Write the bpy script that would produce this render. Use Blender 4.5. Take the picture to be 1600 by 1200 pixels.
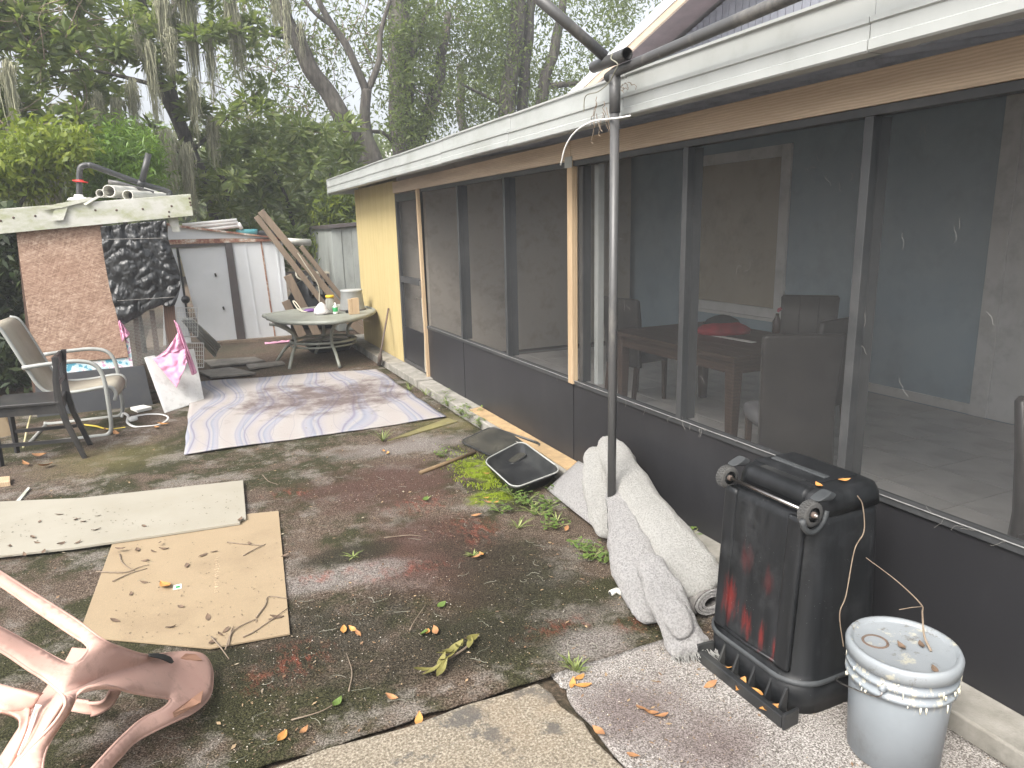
import bpy, bmesh, math, random
import numpy as np
from mathutils import Vector, Matrix, noise as mnoise
R_ = math.radians
random.seed(7); rng = np.random.default_rng(7)
for o in list(bpy.data.objects): bpy.data.objects.remove(o)
S = bpy.context.scene
COL = S.collection

# ------------------------------------------------------------------ camera
W, HH, FPX, CH = 1600., 1200., 1110., 1.62
yaw, pit, rol = R_(24.5), R_(12.6), R_(1.35)
Fv = Vector((math.sin(yaw)*math.cos(pit), math.cos(yaw)*math.cos(pit), -math.sin(pit)))
R0 = Vector((math.cos(yaw), -math.sin(yaw), 0)); U0 = R0.cross(Fv)
Rv = R0*math.cos(rol) - U0*math.sin(rol); Uv = Rv.cross(Fv)
CP = Vector((0, 0, CH))
cam = bpy.data.cameras.new('camera'); cam.sensor_width = 36; cam.lens = 36*FPX/W
cam.clip_start = .05; cam.clip_end = 400
co = bpy.data.objects.new('camera', cam); COL.objects.link(co); S.camera = co
co.matrix_world = Matrix(((Rv.x, Uv.x, -Fv.x, CP.x), (Rv.y, Uv.y, -Fv.y, CP.y), (Rv.z, Uv.z, -Fv.z, CP.z), (0, 0, 0, 1)))
S.render.resolution_x, S.render.resolution_y = 1024, 768

# ------------------------------------------------------------------ sky, sun, exposure
SUN_EL, SUN_AZ = R_(48), math.atan2(-.84, -.54)      # direction towards the sun, azimuth from +Y
w = bpy.data.worlds.new('World'); S.world = w; w.use_nodes = True
nt = w.node_tree; bg = nt.nodes['Background']
sk = nt.nodes.new('ShaderNodeTexSky'); sk.sky_type = 'NISHITA'; sk.sun_disc = False
sk.sun_elevation = SUN_EL; sk.sun_rotation = SUN_AZ; sk.air_density = 1.0; sk.dust_density = 6; sk.ozone_density = 1
hs = nt.nodes.new('ShaderNodeHueSaturation'); hs.inputs['Saturation'].default_value = .30
nt.links.new(sk.outputs[0], hs.inputs['Color']); nt.links.new(hs.outputs[0], bg.inputs['Color'])
bg.inputs['Strength'].default_value = .15
sl = bpy.data.lights.new('sun', 'SUN'); sl.energy = 1.7; sl.angle = R_(24); sl.color = (1, .95, .87)
so = bpy.data.objects.new('sun', sl); COL.objects.link(so)
sd = Vector((math.sin(SUN_AZ)*math.cos(SUN_EL), math.cos(SUN_AZ)*math.cos(SUN_EL), math.sin(SUN_EL)))
so.rotation_euler = sd.to_track_quat('Z', 'Y').to_euler(); so.location = (0, 0, 30)
S.view_settings.view_transform = 'Standard'; S.view_settings.look = 'None'
S.view_settings.exposure = 1.25; S.view_settings.gamma = 1

# ------------------------------------------------------------------ pixels to places
def ray(x, y): return Fv + Rv*((x-800)/FPX) - Uv*((y-600)/FPX)
def G(x, y, z=0):
    d = ray(x, y); return CP + d*((z-CH)/d.z)
def PX(x, y, X):
    d = ray(x, y); return CP + d*(X/d.x)
def PY(x, y, Y):
    d = ray(x, y); return CP + d*(Y/d.y)

# ------------------------------------------------------------------ mesh helpers
class MB:
    def __init__(s): s.v = []; s.f = []
    def add(s, vs, fs):
        b = len(s.v); s.v += [tuple(p) for p in vs]; s.f += [tuple(b+i for i in q) for q in fs]; return s
    def box(s, a, b, rot=None, org=None):
        x0, y0, z0 = a; x1, y1, z1 = b
        vs = [Vector(p) for p in ((x0,y0,z0),(x1,y0,z0),(x1,y1,z0),(x0,y1,z0),(x0,y0,z1),(x1,y0,z1),(x1,y1,z1),(x0,y1,z1))]
        if rot is not None:
            o = Vector(org) if org is not None else Vector((0,0,0))
            vs = [rot @ (p-o) + o for p in vs]
        return s.add(vs, [(0,3,2,1),(4,5,6,7),(0,1,5,4),(1,2,6,5),(2,3,7,6),(3,0,4,7)])
    def slab(s, pts, off):
        # polygon pts extruded by the vector off
        n = len(pts); off = Vector(off); p = [Vector(q) for q in pts]
        fs = [tuple(range(n))[::-1], tuple(range(n, 2*n))] + [(i, (i+1) % n, n+(i+1) % n, n+i) for i in range(n)]
        return s.add(p + [q+off for q in p], fs)
    def bar(s, a, b, w, t, up=(0,0,1)):
        a, b = Vector(a), Vector(b); d = (b-a).normalized(); u = Vector(up)
        x = d.cross(u)
        if x.length < 1e-4: x = d.cross(Vector((1,0,0)))
        x.normalize(); y = x.cross(d).normalized()
        vs = [p + x*(sx*w/2) + y*(sy*t/2) for p in (a, b) for sx, sy in ((-1,-1),(1,-1),(1,1),(-1,1))]
        return s.add(vs, [(0,1,2,3),(7,6,5,4),(0,4,5,1),(1,5,6,2),(2,6,7,3),(3,7,4,0)])
    def tube(s, pts, r, n=8, cap=True):
        pts = [Vector(p) for p in pts]; m = len(pts)
        rs = r if isinstance(r, (list, tuple)) else [r]*m
        rings = []; pu = None
        for i, p in enumerate(pts):
            d = (pts[min(i+1, m-1)] - pts[max(i-1, 0)]).normalized()
            if pu is None: pu = Vector((0,0,1)) if abs(d.z) < .9 else Vector((1,0,0))
            x = d.cross(pu).normalized(); y = x.cross(d).normalized(); pu = y
            rings.append([p + (x*math.cos(2*math.pi*k/n) + y*math.sin(2*math.pi*k/n))*rs[i] for k in range(n)])
        vs = [q for rg in rings for q in rg]; fs = []
        for i in range(m-1):
            for k in range(n):
                fs.append((i*n+k, i*n+(k+1) % n, (i+1)*n+(k+1) % n, (i+1)*n+k))
        if cap: fs += [tuple(range(n))[::-1], tuple(range((m-1)*n, m*n))]
        return s.add(vs, fs)
    def lathe(s, prof, c=(0,0,0), n=24, M=None, cap=True):
        vs = []; c = Vector(c)
        for r, z in prof:
            for k in range(n):
                a = 2*math.pi*k/n; p = Vector((r*math.cos(a), r*math.sin(a), z))
                vs.append((M @ p if M else p) + c)
        m = len(prof); fs = [(i*n+k, i*n+(k+1) % n, (i+1)*n+(k+1) % n, (i+1)*n+k) for i in range(m-1) for k in range(n)]
        if cap: fs += [tuple(range(n))[::-1], tuple(range((m-1)*n, m*n))]
        return s.add(vs, fs)
    def loft(s, st, n=20, e=2.0):
        # stations: centre, half-vector a, half-vector b  (superellipse sections)
        vs = []
        for c, a, b in st:
            c, a, b = Vector(c), Vector(a), Vector(b)
            for k in range(n):
                t = 2*math.pi*k/n; cx, sy = math.cos(t), math.sin(t)
                vs.append(c + a*(math.copysign(abs(cx)**(2/e), cx)) + b*(math.copysign(abs(sy)**(2/e), sy)))
        m = len(st); fs = [(i*n+k, i*n+(k+1) % n, (i+1)*n+(k+1) % n, (i+1)*n+k) for i in range(m-1) for k in range(n)]
        fs += [tuple(range(n))[::-1], tuple(range((m-1)*n, m*n))]
        return s.add(vs, fs)
    def ribbon(s, L, Rr, t):
        # band between two edge curves with a thickness along its normal
        m = len(L); L = [Vector(p) for p in L]; Rr = [Vector(p) for p in Rr]; vs = []
        for i in range(m):
            d = L[min(i+1, m-1)] - L[max(i-1, 0)]; nn = d.cross(Rr[i]-L[i]).normalized()*t
            vs += [L[i], Rr[i], Rr[i]-nn, L[i]-nn]
        fs = [(0,3,2,1), tuple(4*(m-1)+k for k in range(4))]
        for i in range(m-1):
            for k in range(4): fs.append((4*i+k, 4*i+(k+1) % 4, 4*i+4+(k+1) % 4, 4*i+4+k))
        return s.add(vs, fs)
    def grid(s, fn, nu, nv):
        vs = [fn(i/nu, j/nv) for j in range(nv+1) for i in range(nu+1)]
        return s.add(vs, [(j*(nu+1)+i, j*(nu+1)+i+1, (j+1)*(nu+1)+i+1, (j+1)*(nu+1)+i) for j in range(nv) for i in range(nu)])
    def mesh(s, name='mesh'):
        me = bpy.data.meshes.new(name); me.from_pydata(s.v, [], s.f); me.validate()
        bm = bmesh.new(); bm.from_mesh(me); bmesh.ops.recalc_face_normals(bm, faces=bm.faces); bm.to_mesh(me); bm.free()
        return me
    def build(s, name, mat, parent=None, smooth=False, bevel=0, sub=0, solid=0, label=None):
        me = s.mesh(name)
        return link(name, me, mat, parent, smooth, bevel, sub, solid, label)
def link(name, me, mat, parent=None, smooth=False, bevel=0, sub=0, solid=0, label=None):
    o = bpy.data.objects.new(name, me); COL.objects.link(o)
    if mat and not me.materials: me.materials.append(mat)
    if smooth:
        me.polygons.foreach_set('use_smooth', [True]*len(me.polygons))
    if solid:
        md = o.modifiers.new('solid', 'SOLIDIFY'); md.thickness = solid; md.offset = 0
    if bevel:
        md = o.modifiers.new('bevel', 'BEVEL'); md.width = bevel; md.segments = 2; md.limit_method = 'ANGLE'
    if sub:
        md = o.modifiers.new('sub', 'SUBSURF'); md.levels = sub; md.render_levels = sub
    if parent is not None:
        o.parent = parent; o.matrix_parent_inverse = Matrix.Translation(-wloc(parent))
    if label: o['label'] = label
    return o
WL = {}
def wloc(o):
    return WL.get(o.name, Vector((0,0,0)))
def tag(o, label, cat, group=None, kind=None):
    if label: o['label'] = label
    if cat: o['category'] = cat
    if group: o['group'] = group
    if kind: o['kind'] = kind
    return o
def thing(name, label, cat, loc=(0,0,0), group=None):
    o = bpy.data.objects.new(name, None); COL.objects.link(o); o.empty_display_size = .1
    o.location = loc; WL[o.name] = Vector(loc)
    return tag(o, label, cat, group)
def struct(o): o['kind'] = 'structure'; return o
def catmull(pts, n=6):
    p = [Vector(q) for q in pts]; p = [p[0]*2-p[1]] + p + [p[-1]*2-p[-2]]; out = []
    for i in range(1, len(p)-2):
        for k in range(n):
            t = k/n; a, b, c, d = p[i-1], p[i], p[i+1], p[i+2]
            out.append(.5*((2*b) + (c-a)*t + (2*a-5*b+4*c-d)*t*t + (3*b-a-3*c+d)*t**3))
    out.append(p[-2]); return out
def nz(p, sc=1., k=0): return mnoise.noise(Vector(p)*sc + Vector((k*17.3, k*5.1, k*9.7)))

# ------------------------------------------------------------------ materials
class NT:
    def __init__(s, name):
        s.m = bpy.data.materials.new(name); s.m.use_nodes = True; s.t = s.m.node_tree
        s.b = s.t.nodes['Principled BSDF']; s.out = s.t.nodes['Material Output']
        s.tc = s.t.nodes.new('ShaderNodeTexCoord'); s.co = s.tc.outputs['Object']
    def n(s, ty, **kw):
        q = s.t.nodes.new(ty)
        for k, v in kw.items(): setattr(q, k, v)
        return q
    def put(s, sock, v):
        if isinstance(v, bpy.types.NodeSocket): s.t.links.new(v, sock)
        elif isinstance(v, (tuple, list)) and len(v) == 3 and sock.type == 'RGBA': sock.default_value = (*v, 1)
        else: sock.default_value = v
    def mapv(s, scale=(1,1,1), rot=(0,0,0), vec=None, loc=(0,0,0)):
        q = s.n('ShaderNodeMapping'); q.inputs['Scale'].default_value = scale; q.inputs['Rotation'].default_value = rot; q.inputs['Location'].default_value = loc
        s.put(q.inputs['Vector'], vec or s.co); return q.outputs[0]
    def noise(s, sc, det=4, ro=.55, vec=None, dist=0, col=False):
        q = s.n('ShaderNodeTexNoise'); q.inputs['Scale'].default_value = sc; q.inputs['Detail'].default_value = det
        q.inputs['Roughness'].default_value = ro; q.inputs['Distortion'].default_value = dist
        s.put(q.inputs['Vector'], vec or s.co); return q.outputs['Color' if col else 'Fac']
    def vor(s, sc, vec=None, feat='F1', out='Distance', rnd=1):
        q = s.n('ShaderNodeTexVoronoi', feature=feat); q.inputs['Scale'].default_value = sc; q.inputs['Randomness'].default_value = rnd
        s.put(q.inputs['Vector'], vec or s.co); return q.outputs[out]
    def wave(s, sc, dist=2, det=2, dsc=1, vec=None, axis='X', rings=False):
        q = s.n('ShaderNodeTexWave', wave_type='RINGS' if rings else 'BANDS')
        if rings: q.rings_direction = axis
        else: q.bands_direction = axis
        for k, v in (('Scale', sc), ('Distortion', dist), ('Detail', det), ('Detail Scale', dsc)): q.inputs[k].default_value = v
        s.put(q.inputs['Vector'], vec or s.co); return q.outputs['Fac']
    def ramp(s, f, st, interp='LINEAR'):
        q = s.n('ShaderNodeValToRGB'); q.color_ramp.interpolation = interp; e = q.color_ramp.elements
        while len(e) < len(st): e.new(.5)
        for i, (p, c) in enumerate(st):
            e[i].position = p; e[i].color = (*c, 1) if isinstance(c, (tuple, list)) else (c, c, c, 1)
        s.put(q.inputs[0], f); return q.outputs[0]
    def mix(s, f, a, b, mode='MIX'):
        q = s.n('ShaderNodeMix', data_type='RGBA', blend_type=mode)
        s.put(q.inputs[0], f); s.put(q.inputs[6], a); s.put(q.inputs[7], b); return q.outputs[2]
    def ma(s, op, a, b=0., clamp=False):
        q = s.n('ShaderNodeMath', operation=op, use_clamp=clamp); s.put(q.inputs[0], a); s.put(q.inputs[1], b); return q.outputs[0]
    def blob(s, c, rx, ry, wob=.35, soft=.35, sc=5):
        # irregular stain mask round c (x, y) in object space
        mp = s.mapv((1/rx, 1/ry, 0), loc=(-c[0]/rx, -c[1]/ry, 0))
        q = s.n('ShaderNodeVectorMath', operation='LENGTH'); s.put(q.inputs[0], mp)
        d = s.ma('ADD', q.outputs['Value'], s.ma('MULTIPLY', s.ma('SUBTRACT', s.noise(sc, 5, .65), .5), wob*4))
        r = s.n('ShaderNodeMapRange', interpolation_type='SMOOTHSTEP'); s.put(r.inputs[0], d)
        for k, v in ((1, 1+soft), (2, 1-soft), (3, 0.), (4, 1.)): r.inputs[k].default_value = v
        return r.outputs[0]
    def bump(s, h, st=.3, d=.01):
        q = s.n('ShaderNodeBump'); q.inputs['Strength'].default_value = st; q.inputs['Distance'].default_value = d
        s.put(q.inputs['Height'], h); s.t.links.new(q.outputs[0], s.b.inputs['Normal'])
    def done(s, col, ro=.7, metal=0, spec=None):
        s.put(s.b.inputs['Base Color'], col); s.put(s.b.inputs['Roughness'], ro); s.b.inputs['Metallic'].default_value = metal
        if spec is not None: s.b.inputs['Specular IOR Level'].default_value = spec
        return s.m
def dirty(name, a, b, sc=6, ro=.7, dirt=(.06,.05,.035), damt=.35, bsc=60, bst=.15, metal=0, vec=(1,1,1), spec=None, dsc=3.):
    t = NT(name); v = t.mapv(vec)
    c = t.mix(t.ramp(t.noise(sc, 5, .6, v), [(.35, 0.), (.65, 1.)]), a, b)
    d = t.ramp(t.noise(dsc, 7, .7, v), [(.5, 0.), (.75, damt)])
    c = t.mix(d, c, dirt)
    t.bump(t.noise(bsc, 4, .6, v), bst, .004)
    return t.done(c, ro, metal, spec)
# -- material library
def wood(name, a, b, dark, along='Y', sc=1., knots=True, ro=.75):
    t = NT(name)
    s = {'X': (.12, 1, 1), 'Y': (1, .12, 1), 'Z': (1, 1, .12)}[along]
    v = t.mapv(tuple(q*sc for q in s))
    wv = t.wave(9, 5, 3, 1.6, v, 'Z' if along != 'Z' else 'X')
    c = t.mix(t.ramp(wv, [(.1, 0.), (.9, 1.)]), a, b)
    c = t.mix(t.ramp(t.noise(3, 5, .6, v), [(.4, 0.), (.75, .6)]), c, dark)
    fine = t.noise(90, 3, .6, v)
    c = t.mix(t.ma('MULTIPLY', fine, .35), c, dark)
    if knots:
        k = t.ramp(t.vor(1.6*sc, t.mapv(tuple(.35+.65*q for q in s))), [(.03, 1.), (.09, 0.)])
        c = t.mix(t.ma('MULTIPLY', k, .75), c, tuple(q*.35 for q in dark))
    t.bump(t.ma('ADD', wv, fine), .25, .003)
    return t.done(c, ro)
K = {}
K['beam'] = wood('beam_wood', (.66,.54,.41), (.54,.43,.315), (.30,.225,.16), 'Y', 3.2)
K['post'] = wood('post_wood', (.52,.40,.26), (.42,.31,.19), (.30,.20,.12), 'Z', 3)
K['plank'] = wood('old_plank', (.30,.23,.165), (.19,.14,.10), (.10,.075,.055), 'Z', 3)
K['slat'] = wood('brown_slat', (.13,.075,.05), (.09,.05,.035), (.05,.03,.02), 'Z', 2, False)
K['darkwood'] = wood('dark_stained_wood', (.085,.05,.033), (.06,.035,.024), (.03,.018,.012), 'Y', 1.5, False, .45)
K['blackwood'] = dirty('black_painted_wood', (.012,.012,.013), (.02,.02,.021), 5, .45, (.10,.09,.075), .45, 90, .15)
K['alu'] = dirty('off_white_aluminium', (.37,.385,.375), (.325,.34,.33), 3, .42, (.22,.22,.19), .4, 20, .05)
K['kick'] = dirty('bronze_kick_metal', (.018,.018,.020), (.024,.024,.027), 1.2, .42, (.05,.05,.052), .25, 6, .05, 0, (1,1,.4), .35)
K['frame'] = dirty('bronze_frame', (.034,.036,.038), (.042,.044,.046), 4, .42, (.12,.12,.12), .35, 60, .05)
K['door_metal'] = dirty('door_bronze', (.03,.031,.033), (.04,.041,.043), 4, .4, (.12,.12,.12), .3, 60, .05)
K['spline'] = dirty('pale_spline', (.28,.28,.27), (.18,.18,.18), 20, .5)
K['concrete'] = dirty('slab_concrete', (.30,.285,.255), (.20,.19,.165), 9, .9, (.06,.06,.045), .75, 120, .4)
K['soffit'] = dirty('roof_underside', (.60,.60,.64), (.48,.49,.53), 3, .5, (.08,.07,.07), .4)
K['roofpan'] = dirty('roof_pan', (.5,.5,.48), (.4,.4,.38), 3, .5)
K['bluewall'] = dirty('blue_grey_wall', (.31,.40,.46), (.35,.44,.49), 2, .85, (.2,.22,.22), .35, 160, .1)
K['trim'] = dirty('white_trim', (.70,.70,.69), (.64,.64,.62), 5, .6)
K['blind'] = dirty('tan_blind', (.44,.39,.30), (.40,.35,.27), 2, .8)
K['tile'] = dirty('pale_floor_tile', (.46,.44,.42), (.38,.37,.35), 4, .3, (.2,.19,.17), .45, 30, .03)
K['grout'] = dirty('grout', (.2,.19,.18), (.16,.15,.14), 8, .9)
K['siding'] = dirty('grey_siding', (.24,.25,.28), (.20,.21,.24), 6, .8, (.08,.08,.08), .3)
K['rakesoffit'] = dirty('brown_rake_soffit', (.20,.16,.16), (.16,.13,.13), 5, .8)
K['partition'] = dirty('inner_partition', (.42,.38,.33), (.48,.43,.37), 1.5, .85, (.10,.08,.06), .6)
K['leather'] = dirty('dark_leather', (.03,.027,.026), (.045,.04,.038), 5, .33, (.1,.09,.08), .2, 150, .1)
K['greyseat'] = dirty('grey_seat', (.10,.10,.11), (.13,.13,.135), 6, .7)
K['redcloth'] = dirty('red_cloth', (.36,.02,.03), (.25,.012,.02), 14, .85)
K['blackcloth'] = dirty('black_cloth', (.02,.02,.022), (.03,.03,.03), 14, .9)
K['paper'] = dirty('white_paper', (.8,.79,.75), (.74,.72,.68), 12, .8, damt=.15)
K['pinkflower'] = dirty('pink_flower', (.6,.2,.25), (.5,.12,.15), 30, .8)
K['darkglass'] = dirty('dark_bottle', (.04,.015,.012), (.05,.02,.015), 9, .12)
t = NT('yellow_siding'); gr = t.noise(16, 5, .7, t.mapv((1, 1, .05)))
c = t.mix(t.ramp(gr, [(.35, 0.), (.7, 1.)]), (.49,.395,.195), (.42,.33,.15))
c = t.mix(t.ramp(t.noise(2.2, 6, .65), [(.52, 0.), (.75, .5)]), c, (.36,.28,.13)); t.bump(gr, .35, .006); K['yellow'] = t.done(c, .8)
# screen mesh: woven dark fibreglass, more than half open
t = NT('insect_screen'); tr = t.n('ShaderNodeBsdfTransparent'); ms = t.n('ShaderNodeMixShader'); df = t.n('ShaderNodeBsdfDiffuse')
t.put(df.inputs[0], t.mix(t.ramp(t.noise(1.6, 4, .6), [(.4, 0.), (.7, 1.)]), (.055,.057,.059), (.068,.068,.067)))
t.put(ms.inputs[0], .34); t.t.links.new(tr.outputs[0], ms.inputs[1]); t.t.links.new(df.outputs[0], ms.inputs[2]); t.t.links.new(ms.outputs[0], t.out.inputs[0]); K['screen'] = t.m
# osb: overlapping strands
t = NT('strand_board')
ds = t.noise(5, 3, col=True); v1, v2, v3 = [t.vor(s_, t.mapv((1, .01, k_), vec=t.mapv(rot=(0, r_, 0), vec=t.mix(.06, t.co, ds))), out='Color') for s_, k_, r_ in ((17, 6.5, .25), (21, 6, -.55), (15, 7, 1.15))]
gf = t.n('ShaderNodeRGBToBW'); t.put(gf.inputs[0], t.mix(.5, v1, v2)); gf2 = t.n('ShaderNodeRGBToBW'); t.put(gf2.inputs[0], v3)
h = t.ma('ADD', t.ma('MULTIPLY', gf.outputs[0], .7), t.ma('MULTIPLY', gf2.outputs[0], .3))
c = t.ramp(h, [(.2, (.19,.115,.08)), (.42, (.29,.19,.135)), (.58, (.36,.245,.18)), (.8, (.50,.38,.29))])
c = t.mix(t.ramp(t.noise(1.7, 5, .6), [(.45, 0.), (.8, .5)]), c, (.27,.15,.10)); t.bump(h, .5, .006); K['osb'] = t.done(c, .8)
# tarp
t = NT('black_tarp'); wv = t.noise(9, 6, .62, dist=.6)
t.bump(t.ma('ADD', t.noise(7, 5, .6, t.mapv((1.6,1,.6), (0,.5,0)), .5), t.ma('MULTIPLY', t.noise(60, 3, .6), .12)), .8, .03); K['tarp'] = t.done(t.mix(t.ramp(wv, [(.4, 0.), (.7, 1.)]), (.014,.015,.016), (.035,.037,.038)), .3)
K['basepanel'] = dirty('grey_base_panel', (.055,.058,.065), (.07,.073,.08), 2, .6, (.12,.11,.09), .4)
K['white_mould'] = None
t = NT('mildewed_white_metal'); c = t.mix(t.ramp(t.noise(8, 4, .6), [(.35, 0.), (.7, 1.)]), (.48,.48,.44), (.42,.42,.38))
c = t.mix(t.ramp(t.noise(3.2, 6, .7, t.mapv((1,1,2))), [(.46, 0.), (.66, .8)]), c, (.24,.26,.12)); K['white_mould'] = t.done(c, .5)
K['screw'] = dirty('rusty_screw', (.10,.05,.03), (.06,.05,.045), 60, .7)
t = NT('shed_white_metal'); c = t.mix(t.ramp(t.noise(2.5, 5, .6), [(.35, 0.), (.7, 1.)]), (.62,.64,.66), (.56,.58,.59))
rs = t.ramp(t.noise(4.2, 7, .75, t.mapv((1.6,1,.7))), [(.66, 0.), (.76, .7)]); c = t.mix(rs, c, (.36,.20,.11)); t.bump(t.noise(30, 3), .05, .003); K['shedwhite'] = t.done(c, .5)
t = NT('shed_rust'); c = t.ramp(t.noise(7, 7, .75), [(.35, (.15,.07,.05)), (.45, (.25,.11,.075)), (.54, (.40,.27,.20)), (.62, (.58,.55,.50))]); K['rust'] = t.done(c, .85)
K['stile'] = dirty('dark_brown_metal', (.085,.075,.075), (.07,.06,.06), 6, .55, (.16,.12,.10), .4)
K['greymetal'] = dirty('grey_shed_metal', (.33,.35,.33), (.26,.28,.27), 3, .6, (.12,.11,.08), .55, vec=(1,1,.35))
t = NT('black_cart_plastic'); st = t.noise(26, 4, .6, t.mapv((1, 1, .12)))
c = t.mix(t.ramp(st, [(.4, 0.), (.75, 1.)]), (.009,.010,.011), (.018,.019,.021))
c = t.mix(t.ramp(t.noise(7, 7, .7), [(.52, 0.), (.80, .5)]), c, (.06,.063,.067))
sx = t.n('ShaderNodeSeparateXYZ'); t.put(sx.inputs[0], t.co)
for cx, cz, rx, rz in ((1.74,.47,.035,.06), (1.63,.43,.03,.05), (1.80,.29,.04,.085), (1.72,.24,.03,.06), (1.64,.23,.018,.06), (1.58,.21,.012,.05)):
    dx = t.ma('DIVIDE', t.ma('SUBTRACT', sx.outputs[1], cx), rx); dz = t.ma('DIVIDE', t.ma('SUBTRACT', sx.outputs[2], cz), rz)
    d = t.ma('SQRT', t.ma('ADD', t.ma('MULTIPLY', dx, dx), t.ma('MULTIPLY', dz, dz)))
    d = t.ma('ADD', d, t.ma('MULTIPLY', t.ma('SUBTRACT', t.noise(30, 6, .75, t.mapv((1, 1.6, .25))), .5), 3.4))
    mk = t.ma('MULTIPLY', t.ramp(d, [(.1, .55 if cz < .35 else .16), (1.15, 0.)]), t.ma('LESS_THAN', sx.outputs[0], 1.74))
    c = t.mix(t.ma('MULTIPLY', mk, .8), c, (.22,.016,.012))
sp = t.ramp(t.vor(95), [(.035, 1.), (.06, 0.)]); c = t.mix(t.ma('MULTIPLY', sp, t.ma('GREATER_THAN', t.noise(9), .55)), c, (.5,.5,.48))
t.bump(st, .12, .002); K['cart'] = t.done(c, .42, spec=.3)
K['cartgrey'] = dirty('scuffed_cart_plastic', (.05,.055,.058), (.03,.033,.036), 14, .6, (.10,.10,.10), .5)
K['rubber'] = dirty('grey_tyre', (.07,.07,.068), (.045,.045,.045), 30, .85)
K['steel'] = dirty('axle_steel', (.45,.45,.44), (.35,.33,.31), 30, .3, (.22,.09,.04), .7, metal=1)
t = NT('grey_bucket_plastic'); c = t.mix(t.ramp(t.noise(5, 5, .6), [(.35, 0.), (.7, 1.)]), (.25,.275,.30), (.215,.24,.26))
c = t.mix(t.ramp(t.noise(11, 7, .72), [(.55, 0.), (.78, .55)]), c, (.13,.13,.12)); bz = t.n('ShaderNodeSeparateXYZ'); t.put(bz.inputs[0], t.co); zb = t.ramp(bz.outputs[2], [(.24, 0.), (.29, 1.), (.345, 1.), (.37, 0.)]); c = t.mix(t.ma('MULTIPLY', zb, t.ramp(t.noise(38, 5, .7, t.mapv((1, 1, .35))), [(.56, 0.), (.6, .9)])), c, (.46,.44,.36)); t.bump(t.noise(70, 3), .04, .002); K['bucket'] = t.done(c, .4)
t = NT('paint_splashed_lid'); c = t.mix(t.ramp(t.noise(5, 5, .6), [(.35, 0.), (.7, 1.)]), (.25,.27,.285), (.20,.22,.235))
c = t.mix(t.ramp(t.noise(13, 7, .7), [(.57, 0.), (.63, .8)]), c, (.44,.42,.33)); c = t.mix(t.ramp(t.noise(19, 7, .75, t.mapv(loc=(3,3,3))), [(.56, 0.), (.66, .85)]), c, (.085,.07,.05)); K['lid'] = t.done(c, .5)
K['drip'] = dirty('cream_paint_drip', (.72,.70,.58), (.66,.63,.50), 30, .5, damt=.2)
# rugs
t = NT('marbled_rug'); q = t.mapv((1, .62, 1), (0, 0, R_(12)))
nx = t.noise(1.15, 5, .55, q, 1.3); wv = t.wave(.55, 9, 2, .9, q, 'X')
c = t.ramp(wv, [(0., (.66,.60,.56)), (.22, (.68,.64,.61)), (.30, (.50,.48,.56)), (.36, (.58,.56,.60)), (.5, (.54,.55,.62)), (.60, (.44,.46,.56)), (.68, (.66,.63,.61)), (.78, (.54,.54,.61)), (.83, (.36,.34,.45)), (.87, (.60,.57,.60)), (1., (.67,.61,.57))])
ln = t.ramp(t.wave(.85, 11, 2, .8, q, 'X'), [(.47, 0.), (.5, .6), (.53, 0.)]); c = t.mix(ln, c, (.34,.31,.42))
dm = t.ramp(t.ma('MULTIPLY', t.noise(5.5, 10, .75), t.ma('ADD', t.blob((1.15, 6.9), .95, .8, .5, .8, 3), .25)), [(.36, 0.), (.66, .85)])
c = t.mix(1., c, (.49,.50,.505), 'MULTIPLY'); c = t.mix(dm, c, (.085,.06,.057)); c = t.mix(t.ramp(t.noise(160, 2), [(.35, .25), (.6, 0.)]), c, (.22,.18,.18))
t.bump(t.noise(260, 2), .3, .003); K['rug'] = t.done(c, .95, spec=.1)
def shag(name, a, b, dk, sc=70):
    t = NT(name); f = t.noise(sc*.8, 3, .7); f2 = t.noise(sc*3.2, 2, .6)
    c = t.mix(t.ramp(f, [(.38, 0.), (.56, 1.)]), b, a); c = t.mix(t.ramp(t.noise(3.5, 6, .7), [(.5, 0.), (.8, .5)]), c, dk)
    t.bump(t.ma('ADD', f, t.ma('MULTIPLY', f2, .5)), 1., .03); return t.done(c, .95, spec=.1)
K['shag'] = shag('cream_shag', (.78,.77,.735), (.58,.57,.535), (.46,.45,.42), 150)
K['shaggrey'] = shag('grey_shag', (.74,.725,.715), (.48,.465,.46), (.42,.41,.40), 150)
K['rugback'] = dirty('dark_rug_backing', (.11,.105,.10), (.2,.19,.18), 60, .95)
# ground
t = NT('patio_carpet')
fib = t.noise(150, 3, .7, t.mapv((1, 1, 1), (0, 0, .4))); fib2 = t.noise(420, 2, .6)
big = t.noise(1.25, 7, .62, dist=.4); mid = t.noise(4.5, 6, .68); mid2 = t.noise(3.1, 6, .7, t.mapv(loc=(7, 3, 1)))
c = t.ramp(fib, [(.38, (.040,.028,.020)), (.5, (.118,.085,.062)), (.64, (.30,.24,.19))])
moss = t.ramp(t.ma('ADD', t.ma('MULTIPLY', big, .7), t.ma('MULTIPLY', mid, .4)), [(.51, 0.), (.58, .92)])
c = t.mix(moss, c, t.ramp(fib, [(.38, (.013,.015,.006)), (.64, (.080,.082,.036))]))
pale = t.ramp(mid2, [(.52, 0.), (.62, .8)]); c = t.mix(pale, c, t.ramp(fib, [(.38, (.09,.076,.062)), (.62, (.41,.37,.325))]))
def gb(px, rx, ry, **k): p = G(*px); return t.blob((p.x, p.y), rx, ry, **k)
brown = t.ma('MAXIMUM', gb((690, 870), .34, .5, wob=.4, soft=.5), gb((600, 760), .5, .35, wob=.5, soft=.6))
c = t.mix(t.ma('MULTIPLY', brown, .9), c, t.ramp(fib, [(.38, (.040,.021,.016)), (.64, (.18,.105,.085))]))
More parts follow.
